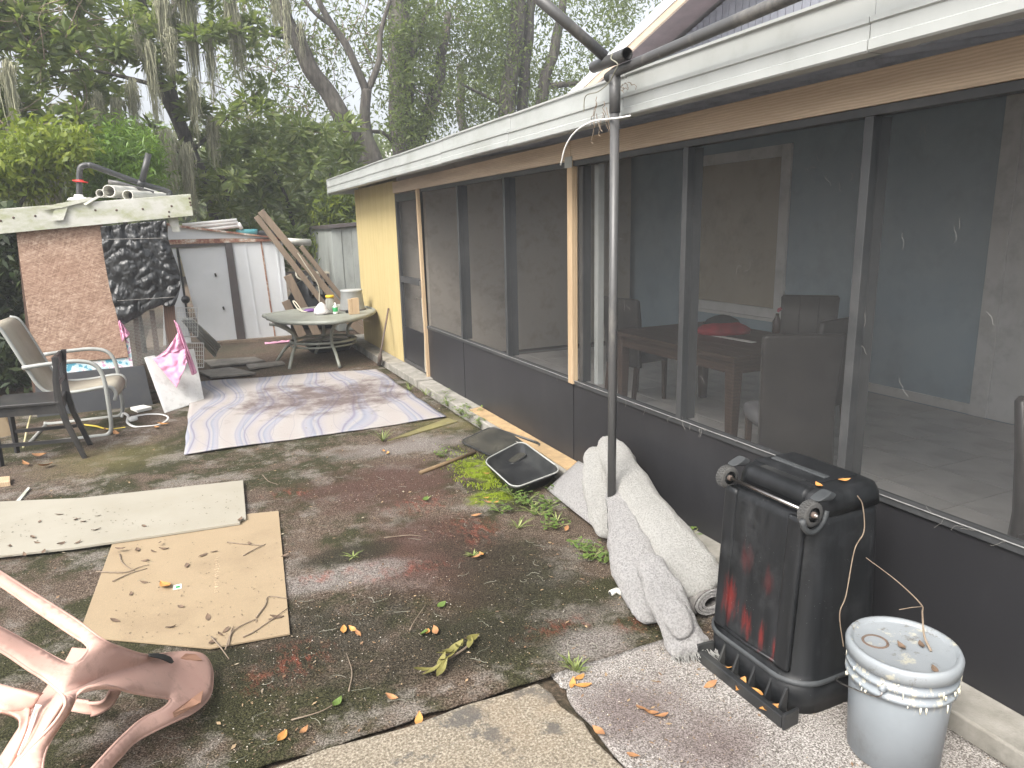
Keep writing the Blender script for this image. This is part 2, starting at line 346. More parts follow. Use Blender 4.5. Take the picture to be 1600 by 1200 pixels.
dk = t.ma('MAXIMUM', gb((550, 870), .24, .11, wob=.25, soft=.3), gb((500, 1000), .4, .28, wob=.5, soft=.6)); dk = t.ma('MAXIMUM', dk, gb((800, 900), .3, .5, wob=.5, soft=.7)); dk = t.ma('MAXIMUM', dk, gb((700, 1010), .5, .2, wob=.5, soft=.6))
c = t.mix(t.ma('MULTIPLY', dk, .8), c, t.ramp(fib, [(.38, (.012,.012,.008)), (.64, (.065,.058,.038))]))
hal = t.ma('MAXIMUM', gb((540, 905), .30, .10, wob=.4, soft=.5), gb((640, 700), .5, .14, wob=.5, soft=.6)); hal = t.ma('MAXIMUM', hal, gb((920, 1015), .16, .1, wob=.4, soft=.6))
c = t.mix(t.ma('MULTIPLY', hal, .8), c, t.ramp(fib, [(.38, (.10,.085,.075)), (.64, (.46,.42,.39))]))
rd = gb((520, 903), .20, .045, wob=.5, soft=.6, sc=9)
for px, rx, ry in (((450, 775), .13, .07), ((470, 1035), .10, .10), ((660, 790), .16, .12), ((740, 830), .12, .16), ((440, 1060), .12, .08), ((1000, 980), .1, .05), ((640, 895), .2, .05), ((870, 985), .14, .05)):
    rd = t.ma('MAXIMUM', rd, gb(px, rx, ry, wob=.7, soft=.8, sc=11))
rdm = t.ma('MULTIPLY', rd, t.ramp(t.noise(17, 7, .8, t.mapv((1.6,.7,1), (0,0,.5))), [(.48, 0.), (.64, .55)])); c = t.mix(rdm, c, t.ramp(fib, [(.38, (.20,.035,.022)), (.64, (.52,.15,.10))]))
gm = t.ma('MULTIPLY', t.ma('MAXIMUM', gb((755, 738), .13, .22, wob=.35, soft=.3, sc=9), gb((770, 780), .14, .1, wob=.5, soft=.5)), t.ramp(t.noise(30, 4), [(.4, .2), (.55, 1.)])); c = t.mix(gm, c, (.20,.27,.015))
og = t.ma('MAXIMUM', gb((165, 720), .35, .35, wob=.5, soft=.8), gb((700, 660), .35, .3, wob=.4, soft=.6)); c = t.mix(t.ma('MULTIPLY', og, .55), c, (.16,.14,.055))
c = t.mix(t.ramp(fib2, [(.3, .4), (.5, 0.)]), c, (.022,.019,.015))
t.bump(t.ma('ADD', t.ma('MULTIPLY', fib, 1.), t.ma('MULTIPLY', mid, 1.5)), 1., .014); K['patio'] = t.done(c, .95, spec=.15)
t = NT('pale_carpet'); fib = t.noise(190, 3, .7); big = t.noise(2.6, 6, .65)
c = t.ramp(fib, [(.38, (.09,.08,.07)), (.5, (.28,.26,.24)), (.62, (.55,.52,.49))])
c = t.mix(t.ma('MULTIPLY', t.ma('MAXIMUM', gb((990, 1120), .17, .16, wob=.5, soft=.8), gb((1110, 1170), .16, .14, wob=.5, soft=.8)), .8), c, t.ramp(fib, [(.34, (.055,.04,.037)), (.66, (.25,.20,.19))]))
c = t.mix(t.ramp(big, [(.5, 0.), (.72, .45)]), c, (.15,.125,.115)); t.bump(fib, .8, .01); K['palecarpet'] = t.done(c, .95, spec=.1)
t = NT('tan_concrete'); f = t.noise(120, 4, .7)
c = t.ramp(f, [(.38, (.11,.09,.065)), (.52, (.235,.20,.15)), (.66, (.40,.36,.29))]); c = t.mix(t.ramp(t.noise(5.5, 6, .7), [(.54, 0.), (.60, .8)]), c, (.07,.066,.062))
c = t.mix(t.ramp(t.noise(2.6, 5, .6), [(.5, 0.), (.7, .4)]), c, (.26,.19,.12)); t.bump(f, .6, .008); K['paver'] = t.done(c, .92)
t = NT('dirt'); f = t.noise(55, 6, .75)
c = t.ramp(f, [(.36, (.030,.020,.013)), (.53, (.105,.070,.046)), (.70, (.27,.20,.145))]); c = t.mix(t.ramp(t.noise(1.3, 6, .65), [(.45, 0.), (.65, .7)]), c, (.06,.06,.032))
t.bump(t.ma('ADD', f, t.noise(7, 5)), .7, .03); K['dirt'] = t.done(c, .97)
t = NT('white_painted_board'); c = t.mix(t.ramp(t.noise(3, 5, .6), [(.35, 0.), (.7, 1.)]), (.30,.28,.23), (.265,.245,.195))
c = t.mix(t.ramp(t.vor(55), [(.06, 1.), (.13, 0.)]), c, (.33,.28,.2)); c = t.mix(t.ramp(t.noise(6, 7, .75), [(.56, 0.), (.75, .4)]), c, (.30,.26,.19)); t.bump(t.noise(40, 3), .1, .003); K['wboard'] = t.done(c, .75)
t = NT('tan_hardboard'); c = t.mix(t.ramp(t.noise(3, 5, .6), [(.35, 0.), (.7, 1.)]), (.28,.215,.135), (.25,.19,.118))
c = t.mix(t.ramp(t.noise(260, 2), [(.36, .4), (.5, 0.)]), c, (.40,.29,.17)); c = t.mix(t.ramp(t.noise(2.2, 7, .7), [(.52, 0.), (.72, .5)]), c, (.18,.13,.08)); K['tboard'] = t.done(c, .8)
K['print'] = dirty('faint_board_print', (.44,.34,.23), (.5,.39,.26), 60, .8)
t = NT('pink_plastic'); c = t.mix(t.ramp(t.noise(3, 5, .6), [(.35, 0.), (.7, 1.)]), (.55,.335,.275), (.59,.385,.32))
c = t.mix(t.ramp(t.noise(15, 7, .75), [(.53, 0.), (.72, .6)]), c, (.30,.20,.155)); t.bump(t.noise(90, 3), .04, .002); K['pink'] = t.done(c, .5, spec=.35)
K['orangepad'] = dirty('faded_orange_plastic', (.55,.31,.21), (.50,.27,.18), 9, .5)
K['pinkcloth'] = dirty('pink_cloth', (.70,.36,.50), (.62,.29,.43), 9, .9, (.35,.2,.25), .3, 200, .25)
t = NT('floral_cloth'); c = t.ramp(t.noise(16, 2, .5), [(.30, (.10,.34,.46)), (.40, (.50,.66,.72)), (.5, (.74,.74,.72)), (.58, (.60,.34,.50)), (.66, (.72,.74,.74)), (.75, (.14,.45,.55))], 'CONSTANT'); K['floral'] = t.done(c, .9)
K['sling'] = dirty('beige_sling', (.34,.31,.25), (.30,.27,.21), 5, .85, (.15,.13,.10), .5, 240, .3)
K['greytube'] = dirty('grey_painted_tube', (.36,.37,.35), (.30,.31,.295), 8, .4, (.13,.12,.09), .4)
K['tablegrey'] = dirty('weathered_grey_green', (.26,.27,.235), (.21,.22,.19), 8, .5, (.11,.10,.075), .5)
K['blackpipe'] = dirty('black_pipe', (.028,.030,.032), (.045,.046,.047), 9, .42, (.18,.17,.15), .5)
K['greypole'] = dirty('weathered_dark_pole', (.075,.075,.075), (.055,.055,.056), 9, .42, (.25,.235,.21), .65, 40, .1, 0, (1,1,.4), dsc=9)
K['whitepipe'] = dirty('white_pvc', (.66,.65,.60), (.58,.57,.51), 7, .45, (.22,.21,.15), .45)
K['inside'] = dirty('dark_pipe_bore', (.04,.04,.038), (.06,.06,.055), 9, .9)
K['redtie'] = dirty('red_tie', (.60,.03,.02), (.5,.02,.015), 9, .5, damt=.1)
K['whiteplastic'] = dirty('white_plastic', (.74,.74,.72), (.68,.68,.65), 8, .4, damt=.25)
K['cable'] = dirty('cream_cable', (.55,.52,.42), (.45,.42,.33), 20, .6)
K['teal'] = dirty('teal_plastic', (.08,.30,.33), (.06,.22,.25), 6, .35)
K['blackplastic'] = dirty('black_plastic', (.016,.017,.018), (.026,.027,.028), 6, .28, (.10,.10,.09), .35)
t = NT('clear_dusty_cover'); t.b.inputs['Transmission Weight'].default_value = .55; K['cover'] = t.done(t.mix(t.ramp(t.noise(7, 6, .7), [(.4, 0.), (.7, 1.)]), (.10,.105,.09), (.30,.28,.22)), .3)
K['glassjar'] = None
t = NT('jar_glass'); t.b.inputs['Transmission Weight'].default_value = .6; K['glassjar'] = t.done((.5,.5,.45), .15)
K['yellowlid'] = dirty('yellow_lid', (.70,.48,.03), (.6,.4,.02), 9, .4, damt=.1)
K['green'] = dirty('green_print', (.03,.32,.10), (.025,.25,.08), 9, .4, damt=.1)
K['purple'] = dirty('purple_plastic', (.17,.07,.26), (.13,.05,.2), 9, .4, damt=.1)
K['greybin'] = dirty('grey_bin', (.36,.37,.37), (.31,.32,.32), 5, .5)
K['rustysteel'] = dirty('rusty_steel', (.11,.085,.07), (.08,.06,.05), 20, .75, (.2,.1,.05), .5)
K['cream'] = dirty('cream_house_wall', (.55,.47,.28), (.5,.42,.24), 2, .85)
K['sticker'] = dirty('pale_sticker', (.62,.72,.64), (.58,.68,.6), 30, .5, damt=.05)
K['lint'] = dirty('grey_lint', (.30,.29,.27), (.24,.23,.22), 30, .9)
def leafmat(name, cols, ro=.42, trans=.25):
    t = NT(name); gi = t.n('ShaderNodeNewGeometry'); c = t.ramp(gi.outputs['Random Per Island'], [(i/(len(cols)-1), q) for i, q in enumerate(cols)])
    c = t.mix(t.ma('MULTIPLY', t.noise(.9, 3), .3), c, tuple(q*.7 for q in cols[0]))
    t.put(t.b.inputs['Base Color'], c); t.b.inputs['Roughness'].default_value = ro
    tl = t.n('ShaderNodeBsdfTranslucent'); mx = t.n('ShaderNodeMixShader'); t.put(tl.inputs[0], t.mix(.5, c, (.25,.33,.04))); mx.inputs[0].default_value = trans
    t.t.links.new(t.b.outputs[0], mx.inputs[1]); t.t.links.new(tl.outputs[0], mx.inputs[2]); t.t.links.new(mx.outputs[0], t.out.inputs[0]); return t.m
K['leaf_mag'] = leafmat('broad_leaf', [(.10,.14,.045), (.14,.19,.06), (.18,.23,.07), (.28,.31,.11)], .35, .5)
K['leaf_loquat'] = leafmat('loquat_leaf', [(.13,.18,.06), (.18,.24,.075), (.23,.29,.09), (.33,.36,.14)], .35, .45)
K['leaf_oak'] = leafmat('oak_leaf', [(.10,.14,.055), (.13,.175,.065), (.16,.205,.08), (.21,.245,.095)], .5, .6)
K['leaf_bright'] = leafmat('bright_leaf', [(.09,.17,.025), (.13,.24,.03), (.17,.29,.04)], .5, .4)
K['leaf_yellow'] = leafmat('yellow_green_leaf', [(.12,.17,.02), (.19,.25,.025), (.28,.32,.03)], .5, .4)
K['leaf_dark'] = leafmat('dark_leaf', [(.02,.035,.014), (.03,.05,.018), (.05,.07,.025)], .45, .15)
K['leaf_weed'] = leafmat('weed_leaf', [(.08,.14,.03), (.13,.21,.045), (.2,.27,.07)], .55, .3)
K['leaf_far'] = leafmat('far_leaf', [(.13,.165,.075), (.17,.21,.09), (.22,.255,.12)], .6, .5)  # far foliage coloured paler to look sunlit
def islands(name, cols, ro=.8):
    t = NT(name); gi = t.n('ShaderNodeNewGeometry'); return t.done(t.ramp(gi.outputs['Random Per Island'], [(i/(len(cols)-1), q) for i, q in enumerate(cols)]), ro)
K['litter'] = islands('leaf_litter', [(.16,.09,.05), (.28,.18,.10), (.36,.26,.15), (.10,.065,.04), (.42,.36,.26)])
K['strand'] = islands('moss_strand', [(.16,.16,.12), (.23,.23,.18), (.30,.29,.24)], .95)
K['moss'] = islands('hanging_moss', [(.17,.175,.115), (.235,.235,.155), (.31,.305,.21)], .95)
K['grass'] = islands('grass_blade', [(.09,.13,.03), (.15,.19,.05), (.24,.25,.10)], .7)
K['flake'] = islands('fine_debris', [(.30,.24,.18), (.46,.42,.36), (.14,.10,.07), (.6,.57,.5)], .9)
K['deadleaf'] = dirty('dead_leaf', (.36,.185,.075), (.28,.135,.06), 18, .7, (.12,.06,.035), .5)
K['orangeleaf'] = dirty('orange_leaf', (.50,.25,.07), (.42,.19,.05), 22, .6, (.2,.09,.03), .4)
K['brownleaf'] = dirty('brown_leaf', (.16,.105,.07), (.11,.075,.05), 18, .8)
K['twig'] = dirty('twig_bark', (.16,.12,.085), (.24,.19,.14), 30, .9)
t = NT('tree_bark'); f = t.noise(14, 6, .7, t.mapv((1, 1, .22)))
c = t.ramp(f, [(.3, (.025,.022,.02)), (.5, (.07,.062,.053)), (.7, (.15,.138,.118))]); c = t.mix(t.ramp(t.noise(2.2, 5, .6), [(.5, 0.), (.7, .5)]), c, (.12,.125,.09)); t.bump(f, .9, .04); K['bark'] = t.done(c, .95)
# ================================================================== SETTING
def hground(x, y):
    return 0.
mb = MB(); mb.add([(-58,-58,-.012),(58,-58,-.012),(58,58,-.012),(-58,58,-.012)], [(0,1,2,3)])
struct(mb.build('ground', K['dirt']))
# dirt patch with relief behind the rug
def dfn(u, v):
    x, y = -4+6.1*u, 7.9+6*v
    e = min(u*8, (1-u)*8, v*8, (1-v)*8, 1)
    return (x, y, -.008 + e*(.012 + .022*(nz((x,y,0), 1.6)+.3) + .010*nz((x,y,0), 7)))
mb = MB().grid(dfn, 90, 90); struct(mb.build('dirt_yard', K['dirt'], smooth=True))
# worn outdoor carpet over the old patio, with ragged near edges
def near_edge(x):
    return 2.04 + .018*nz((x,0,0), 6) + .01*nz((x,3,0), 22)
def cfn(u, v):
    x = -3.6 + u*(2.055+3.6); y0 = near_edge(x) if x < 1.6 else 1.0
    y = y0 + v*(8.3-y0)
    return (x, y, .010 + .008*nz((x,y,0), 1.2) + .003*nz((x,y,0), 6))
mb = MB().grid(cfn, 150, 170); struct(mb.build('patio_carpet', K['patio'], smooth=True, solid=.008))
# paler carpet by the bin: ends in a ragged edge
def pfn(u, v):
    x0 = 1.045; y = -1.0 + v*(2.035+1.0); x = x0 + u*(1.56-x0 if y > 1.95 else 2.055-x0)
    if u == 0: x += .012*nz((0,y,0), 9) + (.05 if y > 1.9 else 0)*(y-1.9)/.13
    y += .02*nz((x,0,5), 5)
    return (x, y, .020 + .003*nz((x,y,0), 5))
mb = MB().grid(pfn, 50, 120); struct(mb.build('pale_carpet', K['palecarpet'], smooth=True, solid=.008))
# tan concrete pad with a broken corner
edge = [(-2.5,2.02),(-1.2,2.03),(-.3,2.0),(.05,1.995),(.25,2.012),(.5,1.992),(.72,2.01),(.9,2.0),(.985,2.005),(1.005,1.93),(1.0,1.86),(1.03,1.76),(1.018,1.66),(1.04,1.5),(1.03,1.0),(1.04,-1.0),(-2.5,-1.0)]
mb = MB().slab([(x, y, -.01) for x, y in edge], (0,0,.042)); struct(mb.build('concrete_pad', K['paver'], bevel=.008))
# mossy strip of old slab next to the rug end
mb = MB().slab([G(605,690,.012), G(700,655,.012), G(716,660,.012), G(640,682,.012)], (0,0,.012)); struct(mb.build('mossy_step', dirty('mossy_step', (.20,.18,.07), (.14,.12,.05), 9, .95)))

# ================================================================== SCREENED PORCH
BX = 2.25; YE = 9.93; Y0 = -1.2
porch = thing('screened_porch', 'long screened porch with dark kick panels, timber header and white roof edge', 'porch', (BX, 4, 0))
mb = MB()
def slab_profile(y0, y1, top): mb.box((2.085 if y0 < 6.9 else 2.06, y0, -.05), (5.47, y1, top))
slab_profile(Y0, 6.92, .07); o = mb.build('slab', K['concrete'], porch, bevel=.008)
for y0, y1 in ((6.925, 7.98), (7.985, 9.1), (9.105, 10.5)):
    MB().box((2.06+.02*random.random(), y0, -.05), (2.6, y1, .085)).build('kerb_block', K['concrete'], porch, bevel=.008)
MB().slab([(2.10,3.3,.0715),(2.245,3.3,.0715),(2.245,5.6,.0715),(2.12,5.55,.0715),(2.13,4.6,.0715)], (0,0,.006)).build('sand_drift', dirty('sandy_dirt', (.42,.29,.15), (.32,.22,.12), 20, .95, (.12,.10,.06), .6, 120, .5), porch)
# floor tiles
tl = MB().box((-.222,-.222,0), (.222,.222,.012)).mesh('tile'); tl.materials.append(K['tile'])
MB().box((2.32, Y0, .0705), (5.46, 7.9, .075)).build('grout_bed', K['grout'], porch)
for i in range(7):
    for j in range(17):
        x = 2.55+.45*i; y = .25+.45*j
        o = link('tile', tl, None, porch); o.location = (x, y, .076)
# header beam (two lengths), dark head rail, sill rail
for y0, y1 in ((Y0, 3.955), (3.96, 7.97)):
    MB().box((BX-.02, y0, 1.995), (BX+.02, y1, 2.112)).build('header_beam', K['beam'], porch, bevel=.003)
MB().box((BX-.012, Y0, 1.962), (BX+.04, 7.03, 1.993)).build('head_rail', K['frame'], porch, bevel=.002)
MB().box((BX-.008, Y0, .596), (BX+.045, 7.02, .622)).build('sill_rail', K['frame'], porch, bevel=.002)
sp = MB(); ys = np.arange(Y0, 7.0, .12)
sp.tube([(BX-.012, y, .6245+.0015*nz((y,0,0), 9)) for y in ys], .0022, 5); sp.build('screen_spline', K['spline'], porch)
bays = [7.0, 5.985, 4.995, 3.97, 2.865, 1.857, .85, -.15, Y0]
for i, (a, b) in enumerate(zip(bays[:-1], bays[1:])):
    MB().box((BX+.004*(i % 2), b+.002, .072), (BX+.014+.004*(i % 2), a-.002, .595)).build('kick_panel', K['kick'], porch)
    MB().add([(BX+.03, b+.02, .6), (BX+.03, a-.02, .6), (BX+.03, a-.02, 1.98), (BX+.03, b+.02, 1.98)], [(0,1,2,3)]).build('insect_screen', K['screen'], porch)
for y in (5.985, 4.995, 2.865, 1.857, .85, -.15):
    MB().box((BX-.008, y-.019, .622), (BX+.085, y+.019, 1.962)).build('mullion', K['frame'], porch, bevel=.002)
for y in (3.97,):
    MB().box((BX-.022, y-.03, .6), (BX+.02, y+.03, 1.994)).build('timber_post', K['post'], porch, bevel=.003)
    MB().box((BX+.021, y-.09, .622), (BX+.08, y-.045, 1.962)).build('mullion', K['frame'], porch)
    MB().box((BX+.06, y-.21, .622), (BX+.10, y-.165, 1.962)).build('inner_jamb', K['alu'], porch)
    MB().box((BX-.026, y-.04, 1.955), (BX-.0225, y+.05, 2.02)).build('metal_plate', K['greytube'], porch)
mb = MB(); mb.bar((BX-.01, 7.03, .07), (BX-.03, 7.03, 1.995), .035, .035); mb.build('jamb_strip', K['post'], porch, bevel=.003)
# screen door
door = MB().box((BX-.005, 7.055, .10), (BX+.03, 7.11, 1.985)).box((BX-.005, 7.90, .10), (BX+.03, 7.955, 1.985)).box((BX-.004, 7.112, 1.90), (BX+.029, 7.898, 1.983)).box((BX-.004, 7.112, 1.02), (BX+.029, 7.898, 1.09)).box((BX-.004, 7.112, .10), (BX+.029, 7.898, .14)).build('screen_door', K['door_metal'], porch, bevel=.002)
MB().box((BX+.006, 7.112, .142), (BX+.016, 7.898, .52)).build('door_kick_panel', K['kick'], door)
for z0, z1 in ((.52, 1.018), (1.092, 1.898)):
    MB().add([(BX+.012, 7.112, z0), (BX+.012, 7.898, z0), (BX+.012, 7.898, z1), (BX+.012, 7.112, z1)], [(0,1,2,3)]).build('door_screen', K['screen'], door)
h = MB().box((BX-.025, 7.10, .985), (BX-.006, 7.14, 1.075)).tube([(BX-.02,7.12,.90),(BX-.055,7.12,.90),(BX-.06,7.17,.895)], .009, 8); h.build('door_handle', K['steel'], door, bevel=.002)
MB().tube([(BX-.014, 7.10+.012*math.sin(z*9), z) for z in np.arange(.12, .92, .06)], .005, 5).build('hanging_cord', K['cable'], door)
# yellow store wall at the far end
mb = MB().box((BX-.005, 7.97, .087), (BX+.05, YE, 2.13)); mb.build('yellow_wall', K['yellow'], porch, bevel=.003)
MB().slab([(BX+.05,7.99,.087),(5.4,7.99,.087),(5.4,7.99,2.76),(BX+.05,7.99,2.22)], (0,.06,0)).build('partition', K['partition'], porch)
MB().slab([(BX+.051,YE-.06,.087),(5.4,YE-.06,.087),(5.4,YE-.06,2.76),(BX+.051,YE-.06,2.22)], (0,.06,0)).build('end_wall', K['yellow'], porch)
# near end of the porch, beside the photographer
MB().box((BX+.05, Y0, .072), (5.4, Y0+.03, .6)).build('end_kick_panel', K['kick'], porch)
MB().add([(BX+.05, Y0+.015, .6), (5.4, Y0+.015, .6), (5.4, Y0+.015, 2.2), (BX+.05, Y0+.015, 2.2)], [(0,1,2,3)]).build('insect_screen', K['screen'], porch)
# roof: underside with ribs, top pan, stepped white fascia in lengths
FX = 1.93
def roofz(x): return 2.20 + (x-FX)*.17
mb = MB().slab([(FX+.02, Y0-.2, roofz(FX)), (5.47, Y0-.2, roofz(5.47)), (5.47, YE+.18, roofz(5.47)), (FX+.02, YE+.18, roofz(FX))], (0,0,.06)); mb.build('roof_pan', K['soffit'], porch)
for y in np.arange(Y0, YE, .4):
    MB().slab([(FX+.06, y, roofz(FX+.06)-.002), (5.4, y, roofz(5.4)-.002), (5.4, y, roofz(5.4)-.03), (FX+.06, y, roofz(FX+.06)-.03)], (0,.03,0)).build('roof_rib', K['soffit'], porch)
prof = [(x_, z_+.010) for x_, z_ in [(FX,2.088),(FX-.006,2.094),(FX-.006,2.122),(FX,2.126),(FX,2.166),(FX-.007,2.170),(FX-.007,2.186),(FX+.016,2.190),(FX+.016,2.262),(FX+.006,2.268),(FX+.006,2.278),(FX+.06,2.278),(FX+.06,2.088)]]
seg = [Y0-.2, .3, 1.62, 2.93, 4.2, 5.45, 6.7, 7.95, 9.05, YE+.2]
for a, b in zip(seg[:-1], seg[1:]):
    dz = .004*random.uniform(-1, 1)
    MB().slab([(x, a+.002, z+dz) for x, z in prof], (0, b-a-.004, 0)).build('fascia_length', K['alu'], porch)
MB().box((FX, YE+.2, 2.088), (5.4, YE+.24, 2.28)).build('end_fascia', K['alu'], porch)
# bits of lint and web caught in the screens
mb = MB()
for px, py_ in ((823,330),(857,362),(910,345),(965,370),(995,318),(980,425),(1045,445),(975,470),(985,485),(1065,330),(1085,322),(1150,430),(1163,425),(1275,240),(1275,262),(1330,270),(1338,255),(1298,290),(1312,285),(1410,390),(1490,380),(1230,455),(1500,340),(1555,510),(1345,540),(1350,510),(1090,660),(1100,600),(1420,620),(1440,190),(1450,188),(700,430),(760,480),(850,420)):
    p = PX(px, py_, BX+.026); a = random.uniform(0, 6.3); pts = [p]
    for k in range(random.randint(3, 7)):
        a += random.uniform(-.9, .9); pts.append(pts[-1] + Vector((0, math.cos(a)*.010, math.sin(a)*.012)))
    mb.tube(pts, .00045, 4)
for k in range(34):
    y = random.uniform(1.1, 4.2); p = Vector((BX-.014, y, .622)); a = random.uniform(0, 6.3); pts = [p]
    for j in range(5): a += random.uniform(-1, 1); pts.append(pts[-1] + Vector((-.001, math.cos(a)*.009, math.sin(a)*.008-.002)))
    mb.tube(pts, .0005, 4)
o = mb.build('screen_lint', K['lint'], porch); o['kind'] = 'stuff'

# ================================================================== HOUSE
HX = 5.5
house = thing('house', 'house behind the porch with blue-grey wall and grey sided gable', 'house', (HX, 4, 0))
MB().box((HX, -3.5, .0), (HX+.2, 9.4, 3.1)).build('wall', K['bluewall'], house)
MB().box((HX+.2, 9.2, 0), (12, 9.4, 3.2)).build('side_wall', K['bluewall'], house)
def gz(y): return 3.30 + (8.75-y)*.281 if y > 3 else 3.30+(8.75-3)*.281-(3-y)*.281
MB().slab([(HX+.04, 9.2, 2.7), (HX+.04, 9.2, gz(9.2)-.05), (HX+.04, 3, gz(3)-.05), (HX+.04, -3.2, gz(-3.2)-.05), (HX+.04, -3.2, 2.7)], (.1,0,0)).build('gable', K['siding'], house)
for k, y in enumerate(np.arange(3.3, 8.6, .1)):
    MB().box((HX+.015, y+.004, 2.72), (HX+.036, y+.096, gz(y+.1)-.06)).build('siding_board', K['siding'], house)
for (a, b) in ((9.5, 3.), (3., -3.5)):
    r = MB().slab([(5.02, a, gz(a)), (12, a, gz(a)), (12, b, gz(b)), (5.02, b, gz(b))], (0,0,.05)).build('roof', dirty('roof_shingle', (.16,.15,.14), (.11,.10,.10), 20, .95), house)
    MB().slab([(5.03, a, gz(a)-.012), (HX+.012, a, gz(a)-.012), (HX+.012, b, gz(b)-.012), (5.03, b, gz(b)-.012)], (0,0,.008)).build('rake_soffit', K['rakesoffit'], house)
    MB().slab([(4.985, a, gz(a)-.03), (4.985, b, gz(b)-.03), (4.985, b, gz(b)+.075), (4.985, a, gz(a)+.075)], (.03,0,0)).build('rake_board', K['trim'], house)
    MB().slab([(5.0, a, gz(a)-.115), (5.0, b, gz(b)-.115), (5.0, b, gz(b)-.032), (5.0, a, gz(a)-.032)], (.035,0,0)).build('rake_timber', K['beam'], house)
# window with a tan blind
win = MB().box((HX-.03, 5.38, .62), (HX-.002, 5.50, 2.33)).box((HX-.03, 6.72, .62), (HX-.002, 6.84, 2.33)).box((HX-.029, 5.502, 2.22), (HX-.002, 6.718, 2.33)).box((HX-.029, 5.502, .62), (HX-.002, 6.718, .72)).build('window', K['trim'], house, bevel=.003)
MB().box((HX-.014, 5.502, .722), (HX-.004, 6.718, 2.218)).build('blind', K['blind'], win)
MB().box((HX-.04, 5.34, .585), (HX-.002, 6.88, .618)).build('sill', K['trim'], win)
dr = MB().box((HX-.03, 3.27, .09), (HX-.002, 3.40, 2.45)).box((HX-.03, 2.22, .09), (HX-.002, 2.35, 2.45)).box((HX-.029, 2.352, 2.3), (HX-.002, 3.268, 2.45)).build('doorway', K['trim'], house, bevel=.003)
MB().box((HX-.015, 2.352, .09), (HX-.004, 3.268, 2.298)).build('door_panel', K['trim'], dr)
MB().box((HX-.012, 3.41, .09), (HX-.002, 7.9, .17)).build('skirting', K['trim'], house)

# ------------------------------------------------------------------ furniture inside the porch
FZ = .088
tb = thing('dining_table', 'dark brown wooden dining table inside the screened porch', 'table', (3.65, 4.15, FZ))
TX0, TX1, TY0, TY1 = 3.17, 4.15, 3.50, 4.95
for i in range(7):
    x = TX0 + (TX1-TX0)/7*i; MB().box((x+.001, TY0, .72), (x+(TX1-TX0)/7-.001, TY1, .755)).build('top_plank', K['darkwood'], tb, bevel=.002)
MB().box((TX0+.04, TY0+.04, .63), (TX1-.04, TY0+.065, .719)).box((TX0+.04, TY1-.065, .63), (TX1-.04, TY1-.04, .719)).box((TX0+.04, TY0+.066, .63), (TX0+.065, TY1-.066, .719)).box((TX1-.065, TY0+.066, .63), (TX1-.04, TY1-.066, .719)).build('apron', K['darkwood'], tb)
for x in (TX0+.07, TX1-.07):
    for y in (TY0+.07, TY1-.07):
        MB().loft([((x, y, FZ), (.03,0,0), (0,.03,0)), ((x, y, .63), (.045,0,0), (0,.045,0)), ((x, y, .718), (.045,0,0), (0,.045,0))], 12, 6).build('leg', K['darkwood'], tb)
def dchair(label, loc, rz, seatm=K['greyseat'], tuft=False, cape=False):
    c = thing('dining_chair', label, 'chair', loc, 'dining chairs inside the porch')
    c.rotation_euler.z = rz; c.scale = (.9,.9,.9); WL[c.name] = Vector((0,0,0))
    # local: faces +Y, origin on the floor
    MB().loft([((0,0,.40), (.235,0,0), (0,.225,0)), ((0,0,.43), (.245,0,0), (0,.235,0)), ((0,0,.47), (.24,0,0), (0,.23,0)), ((0,0,.49), (.20,0,0), (0,.19,0))], 24, 5).build('seat', seatm, c, True)
    bk = MB()
    st = [((0,-.20,.36), (.23,0,0), (0,.030,0)), ((0,-.205,.55), (.232,0,0), (0,.034,0)), ((0,-.225,.80), (.242,0,0), (0,.034,0)), ((0,-.255,.99), (.250,0,0), (0,.030,0)), ((0,-.262,1.01), (.235,0,0), (0,.018,0))]
    if cape: st = [((0,-.235,.14), (.235,0,0), (0,.03,0))] + st[1:]
    bk.loft(st, 28, 6); b = bk.build('backrest', K['leather'], c, True)
    if tuft:
        for x in (-.08, .08): MB().tube([(x, -.168, .5), (x, -.186, .8), (x, -.219, 1.0)], .004, 5).build('seam', K['blackcloth'], b)
        for z in (.66, .83): MB().tube([(-.22, -.164-(z-.5)*.11, z), (.22, -.164-(z-.5)*.11, z)], .004, 5).build('seam', K['blackcloth'], b)
        for x in (-.08, .08):
            for z in (.66, .83): MB().lathe([(.001,.006),(.012,.003),(.013,0)], (x, -.160-(z-.5)*.11, z), 8, Matrix.Rotation(-math.pi/2, 3, 'X')).build('button', K['leather'], b)
    for x in (-.19, .19):
        MB().loft([((x, .17, 0), (.017,0,0), (0,.017,0)), ((x, .165, .41), (.024,0,0), (0,.024,0))], 10, 5).build('leg', K['darkwood'], c)
        MB().loft([((x, -.25, 0), (.017,0,0), (0,.02,0)), ((x, -.20, .41), (.024,0,0), (0,.024,0))], 10, 5).build('leg', K['darkwood'], c)
    return c
dchair('dark leather dining chair with its plain tall back turned to the screen', (3.18, 3.05, FZ), R_(-28), cape=True)
dchair('dark dining chair at the far end of the table, grey seat showing', (3.58, 5.15, FZ), R_(-80))
dchair('tufted dark leather dining chair standing against the blue-grey wall', (4.53, 4.18, FZ), R_(130), tuft=True)
dchair('dark dining chair half hidden between table and tall chair back', (3.72, 3.42, FZ), R_(10), tuft=False)
dchair('black leather chair standing alone on the tiles away from the table', (2.68, 1.14, FZ), R_(152), K['leather'], cape=True)
